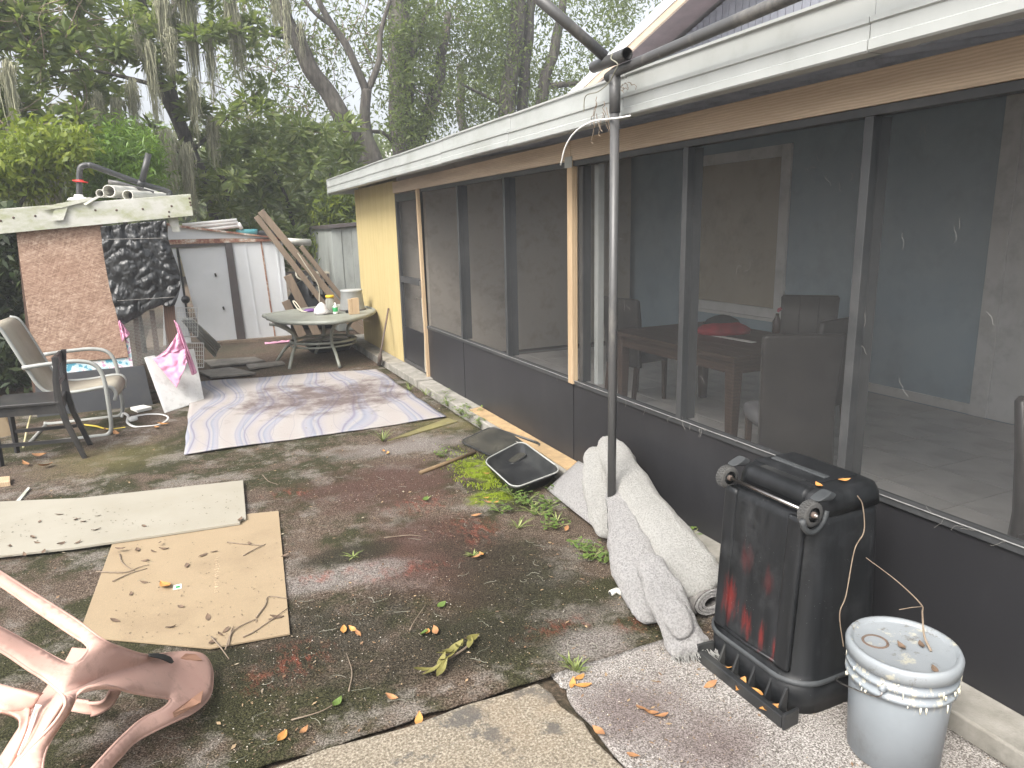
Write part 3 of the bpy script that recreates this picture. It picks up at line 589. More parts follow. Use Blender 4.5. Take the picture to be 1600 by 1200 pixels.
# cap, white strip and bottle on the table
cp = G(1130, 520, .76); cap = thing('folded_garment', 'red and black cloth heaped on the dining table', 'cloth', cp)
MB().loft([(cp+Vector((0,0,z)), Vector((.20*r, -.05*r, 0)), Vector((.03*r, .15*r, 0))) for z, r in ((0,1),(.03,1.02),(.06,.8),(.085,.5))], 18, 2.3).build('red_layer', K['redcloth'], cap, True)
MB().loft([(cp+Vector((.01,.03,z)), Vector((.14*r, -.04*r, 0)), Vector((.02*r, .11*r, 0))) for z, r in ((.062,1),(.10,.8),(.13,.4),(.14,.1))], 18, 2.2).build('black_layer', K['blackcloth'], cap, True)
a, b = G(1104, 522, .757), G(1178, 535, .757)
tag(MB().bar(a, b, .05, .004).build('white_strip', K['paper']), 'long white strip lying across the dining table', 'paper')  # flat white bar on the table top
bp = G(1213, 520, .757); bo = thing('bottle', 'dark bottle with pink flowers on the dining table', 'bottle', bp)
MB().lathe([(.03,0),(.033,.01),(.033,.09),(.012,.13),(.012,.15)], bp, 14).build('body', K['darkglass'], bo, True)
for k in range(6): MB().lathe([(.001,-.012),(.014,0),(.001,.012)], bp+Vector((random.uniform(-.025,.025), random.uniform(-.025,.025), .165+random.uniform(0,.03))), 8).build('flower', K['pinkflower'], bo, True)
# ================================================================== OBJECTS ON THE PATIO
# ---- canopy frame: upright pole and rails
P0 = Vector((1.84, 2.86, 0)); PT = 2.24
cf = thing('canopy_frame', 'weathered dark pipe frame standing beside the porch fascia', 'pipe frame', P0)
MB().tube([P0+Vector((0,0,.012)), P0+Vector((0,0,PT-.1))], .021, 14).build('upright_pole', K['greypole'], cf, True)
MB().tube([P0+Vector((0,0,PT-.14)), P0+Vector((0,0,PT+.02))], .025, 14).build('pole_coupling', K['greypole'], cf, True)
J = P0+Vector((0,0,PT+.03))
e2 = PX(1240, -6, 1.84)
MB().tube([J+Vector((0,.06,-.012)), J, J+(e2-J)*3], .022, 12).build('side_rail', K['greypole'], cf, True)
c1 = PX(945, 88, 1.82); c2 = PY(835, -8, 2.95); c2 = c1 + (Vector((c2.x, c2.y, c2.z))-c1)*3
cr = MB().tube([c1, c1+(c2-c1)*.36], .024, 12).build('cross_rail', K['greypole'], cf, True)
MB().tube([c1+(c2-c1)*.12, c1+(c2-c1)*1.2], .0215, 12).build('rail_extension', K['greypole'], cf, True)
ta, tb_ = PX(928, 105, 1.85), PX(980, 84, 1.80)
tee = MB(); d = (tb_-ta)
tee.tube([ta, tb_], .026, 14, cap=False).tube([tb_, ta], .021, 14, cap=False); tee.build('tee_fitting', K['greypole'], cf, True)
MB().tube([ta+d*.3, ta+d*.45], .0205, 12).build('tee_bore_dark', K['inside'], cf)  # dark fill stands in for the shade inside the open tee
mb = MB()
pts = [PX(957, 84, 1.79), PX(955, 92, 1.78), PX(965, 100, 1.785), PX(960, 113, 1.79), PX(952, 128, 1.81), PX(935, 143, 1.83), PX(915, 150, 1.86), PX(912, 175, 1.86)]
mb.tube(catmull(pts, 5), .0028, 5); mb.build('twine', K['strand'], cf)
tie = MB().tube(catmull([PX(985, 181, 1.815), PX(968, 184, 1.812), PX(950, 186, 1.812), PX(925, 190, 1.81), PX(900, 205, 1.80), PX(884, 228, 1.79), PX(876, 258, 1.79)], 5), .0042, 6); tie.build('cable_tie', K['whiteplastic'], cf, True)
mb = MB()
for k in range(7):
    p = PX(random.uniform(918, 948), random.uniform(150, 190), 1.84); pts = [p]
    for j in range(7): pts.append(pts[-1] + Vector((random.uniform(-.006,.006), random.uniform(-.02,.02), -.016+random.uniform(-.012,.012))))
    mb.tube(pts, .0018, 4)
for k in range(4):
    p = PX(random.uniform(968, 1000), random.uniform(125, 140), 1.86); pts = [p]
    for j in range(7): pts.append(pts[-1] + Vector((random.uniform(-.004,.004), random.uniform(-.03,.01), random.uniform(-.018,.012))))
    mb.tube(pts, .0015, 4)
o = mb.build('dried_vine', K['twig'], cf); o['kind'] = 'stuff'

# ---- upside-down wheeled bin
CX0, CX1, CY0, CY1 = 1.645, 2.078, 1.455, 1.925
bn = thing('wheeled_bin', 'black wheeled rubbish bin standing upside down with red paint stains', 'bin', ((CX0+CX1)/2, (CY0+CY1)/2, .02))
def rrect(x0, x1, y0, y1, r, z, n=5):
    out = []
    for cx, cy, a0 in ((x1-r, y1-r, 0), (x0+r, y1-r, 90), (x0+r, y0+r, 180), (x1-r, y0+r, 270)):
        for k in range(n+1):
            a = R_(a0+90*k/n); out.append((cx+r*math.cos(a), cy+r*math.sin(a), z))
    return out
def stack(rings, cap=True):
    m = MB(); n = len(rings[0]); vs = [p for r in rings for p in r]
    fs = [(i*n+k, i*n+(k+1) % n, (i+1)*n+(k+1) % n, (i+1)*n+k) for i in range(len(rings)-1) for k in range(n)]
    if cap: fs += [tuple(range(n))[::-1], tuple(range((len(rings)-1)*n, len(rings)*n))]
    return m.add(vs, fs)
def lerp(a, b, t): return a+(b-a)*t
rings = []
for z, ins, r in ((.022,0,.11),(.13,.0,.11),(.135,.012,.10),(.155,.014,.10),(.16,.016,.10),(.45,.026,.095),(.67,.038,.085),(.69,.044,.08),(.698,.054,.07),(.70,.07,.06)):
    rings.append(rrect(CX0+ins, CX1-ins, CY0+ins, CY1-ins, r, z, 7))
body = stack(rings).build('body', K['cart'], bn, True)
rim = [rrect(CX0-.006+i, CX1+.006-i, CY0-.006+i, CY1+.006-i, .115, z, 7) for z, i in ((.128,.004),(.132,-.002),(.144,-.002),(.148,.004))]
stack(rim, False).build('rim_bead', K['cartgrey'], bn, True)
tb_r = [rrect(1.728+i, CX1-.036-i, 1.497+i*.6, 1.883-i*.6, .06, z, 7) for z, i in ((.695,0),(.735,.004),(.760,.016),(.772,.040))]
stack(tb_r).build('base_block', K['cart'], bn, True)
# recess of the base, raised bar, moulded handle grip
MB().box((1.86, 1.60, .7725), (1.885, 1.84, .781)).build('base_rib', K['cartgrey'], bn, bevel=.004)
MB().box((1.765, 1.62, .7705), (1.80, 1.80, .7735)).build('base_slot', K['blackplastic'], bn)
MB().box((1.80, 1.58, .7722), (1.99, 1.86, .7745)).build('base_panel', K['cart'], bn, bevel=.002)
AX = 1.695; AZ = .722
MB().tube([(AX, 1.47, AZ), (AX, 1.905, AZ)], .0065, 10).build('axle', K['steel'], bn, True)
ah = MB().loft([((1.755, y, .742), (.034,0,0), (0,0,.034)) for y in (1.56, 1.565, 1.81, 1.815)], 14, 2.4); ah.build('axle_housing', K['cart'], bn, True)
for y, s in ((1.502, -1), (1.878, 1)):
    wh = thing_w = MB().lathe([(.024,-.018),(.036,-.018),(.039,-.014),(.039,.014),(.036,.018),(.024,.018)], (AX, y, AZ), 28, Matrix.Rotation(math.pi/2, 3, 'X'), cap=False).build('wheel', K['rubber'], bn, True)
    MB().lathe([(.001,-.012),(.026,-.010),(.026,.010),(.001,.012)], (AX, y, AZ), 20, Matrix.Rotation(math.pi/2, 3, 'X')).build('hub', K['blackplastic'], wh, True)
    MB().lathe([(.001,-.022),(.010,-.022),(.010,.022),(.001,.022)], (AX, y, AZ), 10, Matrix.Rotation(math.pi/2, 3, 'X')).build('hub_cap', K['rustysteel'], wh, True)
    tr = MB()
    for k in range(26):
        a = 2*math.pi*k/26
        for yy in (-.0075, .0075):
            c_ = Vector((AX+.0385*math.cos(a+yy*8), y+yy, AZ+.0385*math.sin(a+yy*8))); tr.box(c_-Vector((.0022,.006,.0022)), c_+Vector((.0022,.006,.0022)))
    tr.build('tread', K['rubber'], wh)
    MB().loft([((1.735+.0*s, y, .775), (.030,0,.012), (0,.022,0)), ((1.775, y, .765), (.012,0,.010), (0,.02,0))], 12, 4).build('axle_bracket', K['cartgrey'], bn, bevel=.003)
# corner recess mouldings round the near wheel
MB().tube([(1.71+.062*math.cos(a), 1.497+.01*math.cos(a), .725+.066*math.sin(a)) for a in np.linspace(math.pi*1.05, math.pi*1.95, 14)], .010, 8).build('wheel_arch', K['cartgrey'], bn, True)
# corner ribs, wheel-side panels
for y in (1.545, 1.84):
    MB().loft([((lerp(CX0+.020, CX0+.046, k), y, .165+.53*k), (.014,0,0), (0,.030,0)) for k in (0,.02,.25,.5,.75,.97,1)], 16, 4).build('corner_rib', K['cart'], bn, True)
MB().tube([(CX0+.012, 1.56, .175), (CX0+.012, 1.70, .165), (CX0+.012, 1.83, .17)], .006, 6).build('panel_ridge', K['cart'], bn, True)
# open lid edge and hinge pocket on the ground, wheel side
LX0, LX1 = 1.50, 1.66
lid = MB()
lid.slab([(1.610,1.462,.021),(1.655,1.467,.021),(1.655,1.85,.021),(1.610,1.85,.021)], (0,0,.012))
lid.slab([(1.582,1.455,.021),(1.606,1.455,.021),(1.606,1.858,.021),(1.578,1.858,.021)], (0,0,.045))
lid.slab([(1.582,1.442,.021),(1.65,1.446,.021),(1.65,1.458,.021),(1.582,1.453,.021)], (0,0,.06)); lid.slab([(1.578,1.860,.021),(1.65,1.852,.021),(1.65,1.864,.021),(1.578,1.872,.021)], (0,0,.07))
lo = lid.build('lid_edge', K['blackplastic'], bn, bevel=.004)
for y in (1.50, 1.565, 1.64, 1.72, 1.79):
    MB().slab([(1.608,y,.033),(1.655,y,.033),(1.655,y,.12),(1.645,y,.115),(1.620,y,.055)], (0,.009,0)).build('hinge_rib', K['blackplastic'], bn, bevel=.002)
for i, (x, y, rz) in enumerate(((1.60,1.79,.4),(1.605,1.60,1.2),(1.60,1.70,2.))): pass
# cord hanging down the bin
cd = [PY(1340,775,1.488), PY(1348,790,1.486), PY(1350,830,1.482), PY(1335,860,1.479), PY(1322,930,1.471), PY(1312,960,1.467), PY(1318,1010,1.462)]
tag(MB().tube(catmull(cd, 6), .002, 6).build('dry_vine_stem', K['twig']), 'thin dry stem hanging down the side of the black bin', 'stem')

# ---- grey bucket with lid
BC = Vector((1.815, 1.235, .026))
bk = thing('paint_bucket', 'grey plastic bucket with lid and cream paint drips', 'bucket', BC)
MB().lathe([(.118,0),(.127,.004),(.138,.23),(.1385,.252),(.150,.254),(.150,.266),(.1395,.268),(.1395,.284),(.150,.286),(.150,.298),(.1405,.30),(.1405,.325)], BC, 44).build('body', K['bucket'], bk, True)
MB().lathe([(.146,.318),(.154,.322),(.156,.35),(.150,.362),(.140,.362),(.136,.352),(.132,.350),(.001,.350)], BC, 44).build('lid', K['lid'], bk, True)
MB().lathe([(.030,.3505),(.034,.3545),(.038,.3505)], BC+Vector((-.05,.055,0)), 20, cap=False).build('spout_ring', K['rustysteel'], bk, True)
rngd = random.Random(3)
for k in range(30):
    a = rngd.uniform(2.4, 5.6); z1 = rngd.choice((.317,.30,.286,.268,.255)); ln = rngd.uniform(.004,.03) if k < 25 else rngd.uniform(.08,.18); wd = rngd.uniform(.0015,.0035) if k < 25 else .0012
    r1 = .1412 if z1 > .252 and k < 25 else .1400
    if k >= 25: z1 = .24; 
    p = [BC+Vector((r*math.cos(a), r*math.sin(a), z)) for r, z in ((r1+.0092 if k < 25 else r1-.003, z1), (r1+.010 if k < 25 else r1-.003-(ln*.045), z1-ln))]
    MB().tube(p, [wd, wd*.7], 6).build('paint_drip', K['drip'], bk, True)
hp = [BC+Vector((.152*math.cos(a), .152*math.sin(a), .29)) for a in (R_(200), R_(20))]
MB().tube(catmull([hp[1], hp[1]+Vector((.02,.02,-.03)), BC+Vector((.13,.135,.20)), BC+Vector((.0,.163,.16)), BC+Vector((-.12,.12,.20)), hp[0]+Vector((-.012,.012,-.03)), hp[0]], 5), .0022, 6).build('wire_handle', K['steel'], bk, True)
for p in hp: MB().lathe([(.001,-.006),(.012,-.006),(.012,.006),(.001,.006)], p, 10, Matrix.Rotation(math.pi/2, 3, 'X')).build('handle_ear', K['bucket'], bk, True)
tw = catmull([BC+Vector((.045,-.055,.354)), BC+Vector((.06,-.02,.38)), BC+Vector((.07,-.0,.44)), BC+Vector((.065,.005,.47)), BC+Vector((.04,.07,.52)), BC+Vector((.0,.15,.57))], 5)
m = MB().tube(tw, [.004*(1-.8*i/len(tw)) for i in range(len(tw))], 6); m.tube([tw[14], tw[14]+Vector((-.03,.01,.0)), tw[14]+Vector((-.06,.03,-.01))], .0012, 5)
tag(m.build('twig', K['twig'], smooth=True), 'dry forked twig standing up from the grey bucket lid', 'twig')

# ---- folded shag rug against the porch
rg = thing('shag_rug', 'cream and grey shag rug rolled and slumped around the dark pole', 'rug', (1.95, 2.6, 0))
def furry(mbx, name, mat, amp=.006, sub=2):
    o = mbx.build(name, mat, rg, True, sub=sub)
    tx = bpy.data.textures.new(name+'_pile', 'CLOUDS'); tx.noise_scale = .018
    md = o.modifiers.new('pile', 'DISPLACE'); md.texture = tx; md.strength = amp*2; md.mid_level = .5; md.texture_coords = 'LOCAL'
    t2 = bpy.data.textures.new(name+'_crumple', 'CLOUDS'); t2.noise_scale = .11
    m2 = o.modifiers.new('crumple', 'DISPLACE'); m2.texture = t2; m2.strength = .045; m2.mid_level = .5; m2.texture_coords = 'LOCAL'
    return o
def ax(c0, c1, wl, hu, tilt=0):
    d = (Vector(c1)-Vector(c0)).normalized(); lat = d.cross(Vector((0,0,1))).normalized(); up = lat.cross(d).normalized()
    q = Matrix.Rotation(tilt, 3, d); return (q@lat)*wl, (q@up)*hu
def path_loft(pts, n=22, e=2.3):
    st = []
    for i, (c, wl, hu, tl) in enumerate(pts):
        a = pts[max(i-1, 0)][0]; b = pts[min(i+1, len(pts)-1)][0]; va, vb = ax(a, b, wl, hu, tl); st.append((c, va, vb))
    return MB().loft(st, n, e)
# back roll, high end propped up near the pole, low end by the bin
def pxl(rows): return path_loft([(G(x, y, z), wl, hu, 0) for x, y, z, wl, hu in rows])
furry(pxl([(944,690,.365,.02,.03),(947,696,.36,.062,.06),(955,708,.345,.085,.085),(978,745,.30,.098,.095),(1005,790,.255,.102,.095),(1040,838,.215,.108,.095),(1078,885,.175,.112,.09),(1098,918,.13,.105,.075),(1101,926,.11,.085,.06)]), 'rolled_length', K['shag'])
furry(pxl([(936,700,.33,.06,.05),(930,730,.29,.075,.06),(932,765,.22,.075,.06),(940,805,.14,.07,.055),(948,840,.06,.05,.03)]), 'slumped_length', K['shag'])
fl = MB(); A, B_, C_, D_ = G(856,766,.02), G(905,722,.16), G(930,735,.24), G(946,838,.02)
def flf(u, v):
    p = A.lerp(B_, v).lerp(D_.lerp(C_, v), u); return p + Vector((-.04,-.03,.04))*math.sin(math.pi*u)*math.sin(math.pi*(.25+.75*v))
fl.grid(flf, 12, 10); fl.build('corner_flap', K['shaggrey'], rg, True, solid=.022)
# front fold, lying from the pole down to the pale carpet, with a second fold on top of its lower half
furry(pxl([(962,750,.285,.02,.02),(963,758,.275,.045,.04),(968,790,.235,.062,.06),(978,830,.20,.085,.075),(990,870,.165,.105,.085),(1005,910,.125,.110,.075),(1018,945,.085,.095,.055),(1030,972,.05,.06,.03)]), 'front_fold', K['shaggrey'])
furry(pxl([(1012,868,.235,.02,.015),(1018,882,.225,.055,.035),(1030,910,.195,.072,.05),(1045,945,.155,.078,.055),(1062,980,.105,.082,.05),(1078,1008,.065,.085,.040),(1084,1019,.05,.075,.03)]), 'upper_fold', K['shaggrey'])
furry(pxl([(1040,940,.205,.015,.01),(1048,950,.195,.06,.025),(1062,975,.150,.070,.03),(1072,995,.11,.05,.015)]), 'crease', K['shaggrey'])
# spiral end of the roll
sp = MB(); pts = []
for k in range(70):
    a = k/69*5.2*math.pi; r = .30+.70*k/69; pts.append(Vector((1.825+.085*r*math.cos(a)*1.0, 2.085-.004*k/69, .09+.058*r*math.sin(a))))
L_ = pts; Rr_ = [p+Vector((0,.05,0)) for p in pts]
sp.ribbon(L_, Rr_, .008); sp.build('spiral_end', K['rugback'], rg, True)
for k in range(3): MB().tube([(1.825+.085*q*math.cos(a), 2.081, .09+.058*q*math.sin(a)) for q in (.47+.2*k,) for a in np.linspace(0, 6.28, 30)], .006, 5, False).build('pile_layer', K['shaggrey'], rg)
fr = MB()
for k in range(240):
    u = random.uniform(-1, 1); p = G(1086,1022,.045) + Vector((.08*u, -.040*u, random.uniform(-.030,.026))); fr.tube([p, p+Vector((random.uniform(-.012,.004), -.022+random.uniform(-.012,.006), -.012+random.uniform(-.01,.012)))], .0016, 3)
o = fr.build('frayed_edge', K['shag'], rg); o['kind'] = 'stuff'

# ---- black tub, dusty panel, pipe on the moss
tubc = [G(712,721,.06), G(757,714,.06)]
q = [G(756,722,.085), G(815,691,.10), G(878,737,.10), G(803,765,.085)]
tb2 = thing('black_tub', 'shallow black plastic tub with pale rim lying on the mossy ground', 'tub', (q[0]+q[2])/2*1)
def quadp(u, v, sc, dz):
    c = sum(q, Vector())/4; p = q[0].lerp(q[1], u).lerp(q[3].lerp(q[2], u), v); return c+(p-c)*sc + Vector((0,0,dz))
def rquad(sc, dz, r=.16):
    return [quadp(x, y, sc, dz) for x, y, _ in rrect(0, 1, 0, 1, r, 0, 6)]
rr = [rquad(.80, -.075), rquad(.97, -.012), rquad(1.03, .0), rquad(1.0, .010), rquad(.965, .004), rquad(.84, -.055), rquad(.3, -.058)]
stack(rr, True).build('shell', K['blackplastic'], tb2, True)
mbq = MB().tube(rquad(1.015, .010)+[rquad(1.015, .010)[0]], .005, 6); mbq.build('rim', K['greytube'], tb2, True)
q2 = [G(718,690,.03), G(768,667,.075), G(848,694,.078), G(800,728,.03)]
pn = thing('dusty_panel', 'thin dusty dark panel with rounded corners lying behind the black tub', 'panel', (q2[0]+q2[2])/2)
def rq2(sc, dz):
    c = sum(q2, Vector())/4; return [c+(q2[0].lerp(q2[1], x).lerp(q2[3].lerp(q2[2], x), y)-c)*sc+Vector((0,0,dz)) for x, y, _ in rrect(0,1,0,1,.12,0,5)]
stack([rq2(.97,-.006), rq2(.97,.004)]).build('sheet', dirty('dusty_dark_sheet', (.025,.026,.024), (.05,.048,.04), 7, .25, (.12,.11,.085), .55), pn)
MB().tube(rq2(.99,.0)+[rq2(.99,.0)[0]], .008, 6).build('edge', K['blackplastic'], pn, True)
tag(MB().tube([G(656,739,.025), G(742,707,.028)], .014, 10).build('rusty_pipe', dirty('rusty_pipe', (.17,.115,.06), (.13,.085,.045), 20, .8), smooth=True), 'short rusty brown pipe lying on moss beside the dusty panel', 'pipe')
el = G(962, 925, .02); eb = thing('pipe_elbow', 'small white pipe elbow lying by the shag rug', 'pipe fitting', el)
for a_, b_ in (((-.028,-.0,.0),(.012,.006,.004)), ((.008,.004,.004),(.02,-.028,.004))):
    MB().tube([el+Vector(a_), el+Vector(b_)], .013, 12).build('socket', K['whitepipe'], eb, True)
MB().lathe([(.001,0),(.0095,0),(.0095,.002)], el+Vector((-.0285,0,0)), 10, Matrix.Rotation(-math.pi/2, 3, 'Y')).build('bore', K['inside'], eb)

# ---- marbled rug on the patio
A, B_, C_, D_ = G(287,711,.022), G(697,652,.022), G(588,577,.022), G(300,598,.022)
def rugf(u, v):
    p = A.lerp(B_, u).lerp(D_.lerp(C_, u), v); e = max(abs(u-.5), abs(v-.5))*2
    return p + Vector((.012*nz(p, 3, 1) if e > .99 else 0, .012*nz(p, 3, 2) if e > .99 else 0, .006 + .010*nz(p, 2.2) + .004*nz(p, 7)))
tag(MB().grid(rugf, 60, 60).build('marbled_rug', K['rug'], smooth=True, solid=.007), 'dirty white and lilac marbled rug spread flat on the patio', 'rug')

# ---- two sheets of board on the ground
def sheet(name, pts, th, mat, label, z=.018):
    return tag(MB().slab([Vector((p.x, p.y, z+dz)) for p, dz in pts], (0,0,th)).build(name, mat, bevel=.002), label, 'board')
wb = [(G(-130,895),0), (G(120,867),0), (G(376,828),.0), (G(379,822),.0), (G(386,821),.0), (G(381,760),.0), (G(130,788),0.), (G(-130,800),0)]
sheet('painted_board', wb, .014, K['wboard'], 'long cream white painted board lying on the patio with leaf bits', .030)
tbp = [(G(124,1003),0), (G(330,1022),0), (G(454,999),0), (G(436,805),0), (G(185,830),0), (G(176,858),0)]
hb = thing('tan_hardboard', 'tan hardboard sheet with faint print lying beside the cream board', 'board', G(300,900,.018))
MB().slab([Vector((p.x, p.y, .020)) for p, _ in tbp], (0,0,.008)).build('sheet', K['tboard'], hb, bevel=.001)
mb = MB(); pa, pb = G(339,925,.0285), G(339,868,.0285); rr_ = random.Random(5)
for k in range(15):
    p = pa.lerp(pb, k/15); 
    for s in range(3): mb.bar(p+Vector((rr_.uniform(-.012,.012), rr_.uniform(-.008,.008), 0)), p+Vector((rr_.uniform(-.012,.012), rr_.uniform(-.008,.008), .0)), .003, .0008)
mb.build('faint_stamp', K['print'], hb)
sc_ = G(277, 917, .029); MB().box(sc_+Vector((-.018,-.024,0)), sc_+Vector((.018,.024,.0008))).build('sticker', K['sticker'], hb); MB().box(sc_+Vector((-.006,-.014,.001)), sc_+Vector((.012,.006,.0014))).build('sticker_print', K['green'], hb)

# ---- overturned pink chair
pc = thing('plastic_chair', 'faded pink plastic armchair overturned on the ground', 'chair', G(180,1100))
def band(px, t=.012, name='band', mat=K['pink'], sub=2, lab=None):
    nn_ = max(len(px[0]), len(px[1]))
    L = catmull([G(x, y, z) for x, y, z in px[0]], 6); Rr = catmull([G(x, y, z) for x, y, z in px[1]], 6)
    m = MB(); nl = len(L); vs = []
    for i in range(nl):                       # channel-shaped section: rounded lips, dished middle
        d = L[min(i+1, nl-1)]-L[max(i-1, 0)]; n_ = d.cross(Rr[i]-L[i]).normalized(); ac = Rr[i]-L[i]
        if n_.z < 0: n_ = -n_
        for f, h in ((0,-t),(0,0),(.08,t*.35),(.25,t*.2),(.5,t*.05),(.75,t*.2),(.92,t*.35),(1,0),(1,-t)): vs.append(L[i]+ac*f+n_*h)
        for f, h in ((.9,-t*.35),(.5,-t*.6),(.1,-t*.35)): vs.append(L[i]+ac*f+n_*h)
    k_ = 12; fs = [(i*k_+j, i*k_+(j+1) % k_, (i+1)*k_+(j+1) % k_, (i+1)*k_+j) for i in range(nl-1) for j in range(k_)]
    fs += [tuple(range(k_))[::-1], tuple(range((nl-1)*k_, nl*k_))]
    return m.add(vs, fs).build(name, mat, pc, True, label=lab)
# one moulded sheet: rear legs, backrest, armrest and seat side in a single rounded outline
def bnd(rows): return catmull([G(x, y, z) for x, y, z in rows], 5)
segs = [[(-90,838,.74),(0,894,.62),(60,932,.54),(120,970,.47),(160,1000,.43),(190,1013,.37),(229,1024,.28),(262,1021,.20),(290,1019,.14),(316,1023,.09),(329,1040,.06),(332,1064,.055),(326,1090,.06),(302,1113,.085),(266,1130,.12),(214,1157,.15),(187,1184,.17),(172,1200,.18),(120,1262,.21)],
    [(90,1258,.24),(145,1200,.225),(187,1155,.20),(222,1124,.18),(252,1109,.165),(265,1097,.158),(262,1091,.165),(236,1087,.22),(205,1081,.28),(180,1074,.34),(158,1071,.375),(138,1074,.385),(122,1084,.38),(116,1094,.37),(104,1118,.34),(80,1154,.30),(68,1184,.27),(64,1230,.22)],
    [(-25,1245,.22),(15,1203,.26),(46,1170,.30),(80,1135,.34),(98,1110,.375),(102,1096,.39),(94,1082,.40),(69,1061,.43),(45,1046,.46),(0,1016,.52),(-80,975,.62)],
    [(-80,942,.66),(0,981,.56),(50,1008,.49),(98,1034,.44),(116,1037,.43),(130,1026,.43),(138,1013,.43),(131,1003,.435),(115,993,.44),(57,954,.51),(0,914,.59),(-90,862,.71)]]
loop = [p for sg_ in segs for p in bnd(sg_)]
bm = bmesh.new(); vs = [bm.verts.new(p) for p in loop]; es = [bm.edges.new((vs[i], vs[(i+1) % len(vs)])) for i in range(len(vs))]
bmesh.ops.triangle_fill(bm, use_beauty=True, use_dissolve=False, edges=es)
for _ in range(3):
    lng = [e for e in bm.edges if e.calc_length() > .022 and not e.is_boundary]
    if lng: bmesh.ops.subdivide_edges(bm, edges=lng, cuts=1); bmesh.ops.triangulate(bm, faces=bm.faces[:])
inner = [v for v in bm.verts if not v.is_boundary]; outer = [v.co.copy() for v in bm.verts if v.is_boundary]
for _ in range(30): bmesh.ops.smooth_vert(bm, verts=inner, factor=.5, use_axis_x=True, use_axis_y=True, use_axis_z=True)
bmesh.ops.recalc_face_normals(bm, faces=bm.faces); bm.normal_update()
if sum(f.normal.z for f in bm.faces) < 0: bmesh.ops.reverse_faces(bm, faces=bm.faces)
bm.normal_update(); mv = []
for v in inner:
    dd = min((v.co-o_).length for o_ in outer); mv.append((v, v.normal*(.16*min(dd, .022))))
for v, d in mv: v.co += d
me = bpy.data.meshes.new('moulded_shell'); bm.to_mesh(me); bm.free()
link('moulded_shell', me, K['pink'], pc, True, solid=.008)
MB().tube(loop+[loop[0]], .0048, 6, False).build('rolled_edge', K['pink'], pc, True)
band(([(112,1012,.35),(104,1028,.33),(84,1058,.29),(60,1090,.25),(20,1150,.20),(-30,1230,.15)], [(148,1014,.40),(140,1040,.385),(124,1062,.37),(96,1098,.35),(62,1150,.29),(10,1230,.22)]), .010, 'seat')
band(([(-60,1050,.42),(0,1068,.38),(35,1078,.36),(62,1088,.34)], [(-60,1090,.36),(0,1110,.33),(30,1112,.31),(50,1108,.30)]), .016, 'front_leg')
band(([(0,1110,.33),(22,1118,.31),(30,1128,.30),(24,1150,.27),(0,1190,.22)], [(20,1106,.32),(46,1106,.31),(46,1120,.30),(38,1150,.27),(10,1205,.22)]), .012, 'front_leg')
band(([(170,1078,.20),(160,1094,.14),(140,1096,.11),(116,1092,.10)], [(188,1076,.18),(172,1102,.09),(146,1116,.06),(112,1112,.06)]), .012, 'far_armrest')
band(([(56,1100,.33),(50,1120,.31),(42,1145,.29),(28,1180,.25)], [(66,1102,.325),(60,1112,.31),(48,1145,.285),(32,1180,.245)]), .004, 'paper_scrap', K['paper'])
for px in ([(290,1022,.152),(306,1023,.12),(316,1032,.10),(300,1034,.125),(282,1029,.16)], [(318,1079,.094),(314,1098,.10),(272,1121,.135),(270,1114,.15),(300,1092,.12)]):
    MB().slab([G(*p) for p in px], (0,0,.003)).build('backrest_pad', K['orangepad'], pc, bevel=.001)
band(([(232,1021,.288),(250,1021,.25),(266,1026,.21),(272,1034,.19)], [(232,1025,.286),(250,1029,.248),(262,1034,.208),(268,1037,.188)]), .002, 'handle_slot', K['inside'], 1)

# ---- black wooden chair
kc = thing('black_wooden_chair', 'black painted wooden chair with a low open back on the dirt', 'chair', (-1.1, 6.05, .02))
def bl(n, pts, w_, t_, rads=None): return MB().tube(pts, w_, 4).build(n, K['blackwood'], kc, bevel=.003)
s0 = [G(0,640,.45), G(88,615,.45), G(104,598,.45), G(22,598,.45)]
fx = [Vector((-1.32,5.98,0)), Vector((-.86,5.84,0)), Vector((-.845,6.20,0)), Vector((-1.25,6.36,0))]
seat = MB().slab([Vector((-1.36,5.93,.44)), Vector((-.90,5.86,.44)), Vector((-.90,6.26,.44)), Vector((-1.32,6.34,.44))], (0,0,.024)).build('seat', K['blackwood'], kc, bevel=.006)
MB().bar((-1.33,5.96,.405),(-.91,5.89,.405),.02,.065).build('seat_rail', K['blackwood'], kc); MB().bar((-.915,5.92,.405),(-.915,6.23,.405),.02,.065).build('seat_rail', K['blackwood'], kc)
for x, y in ((-1.33,5.97), (-1.29,6.30)):
    MB().loft([((x,y,.012),(.018,0,0),(0,.018,0)), ((x,y,.44),(.024,0,0),(0,.024,0))], 4, 6).build('leg', K['blackwood'], kc)
for y, sgn in ((5.88,0), (6.25,0)):
    MB().loft([((-.80,y,.012),(.019,0,0),(0,.016,0)), ((-.88,y,.30),(.022,0,0),(0,.017,0)), ((-.905,y,.47),(.026,0,0),(0,.018,0)), ((-.90,y,.62),(.022,0,0),(0,.017,0)), ((-.875,y,.78),(.018,0,0),(0,.016,0))], 8, 5).build('back_leg', K['blackwood'], kc)
for z0, z1 in ((.70,.775), (.565,.60)): MB().box((-.91,5.895,z0),(-.888,6.235,z1)).build('back_rail', K['blackwood'], kc, bevel=.004)
for y in (6.0, 6.13): MB().bar((-.899,y,.60),(-.899,y+.02,.70),.02,.014).build('back_spindle', K['blackwood'], kc)
MB().bar((-1.32,5.97,.16),(-.86,5.89,.16),.018,.025).build('stretcher', K['blackwood'], kc); MB().bar((-1.29,6.30,.18),(-.87,6.25,.18),.018,.025).build('stretcher', K['blackwood'], kc)

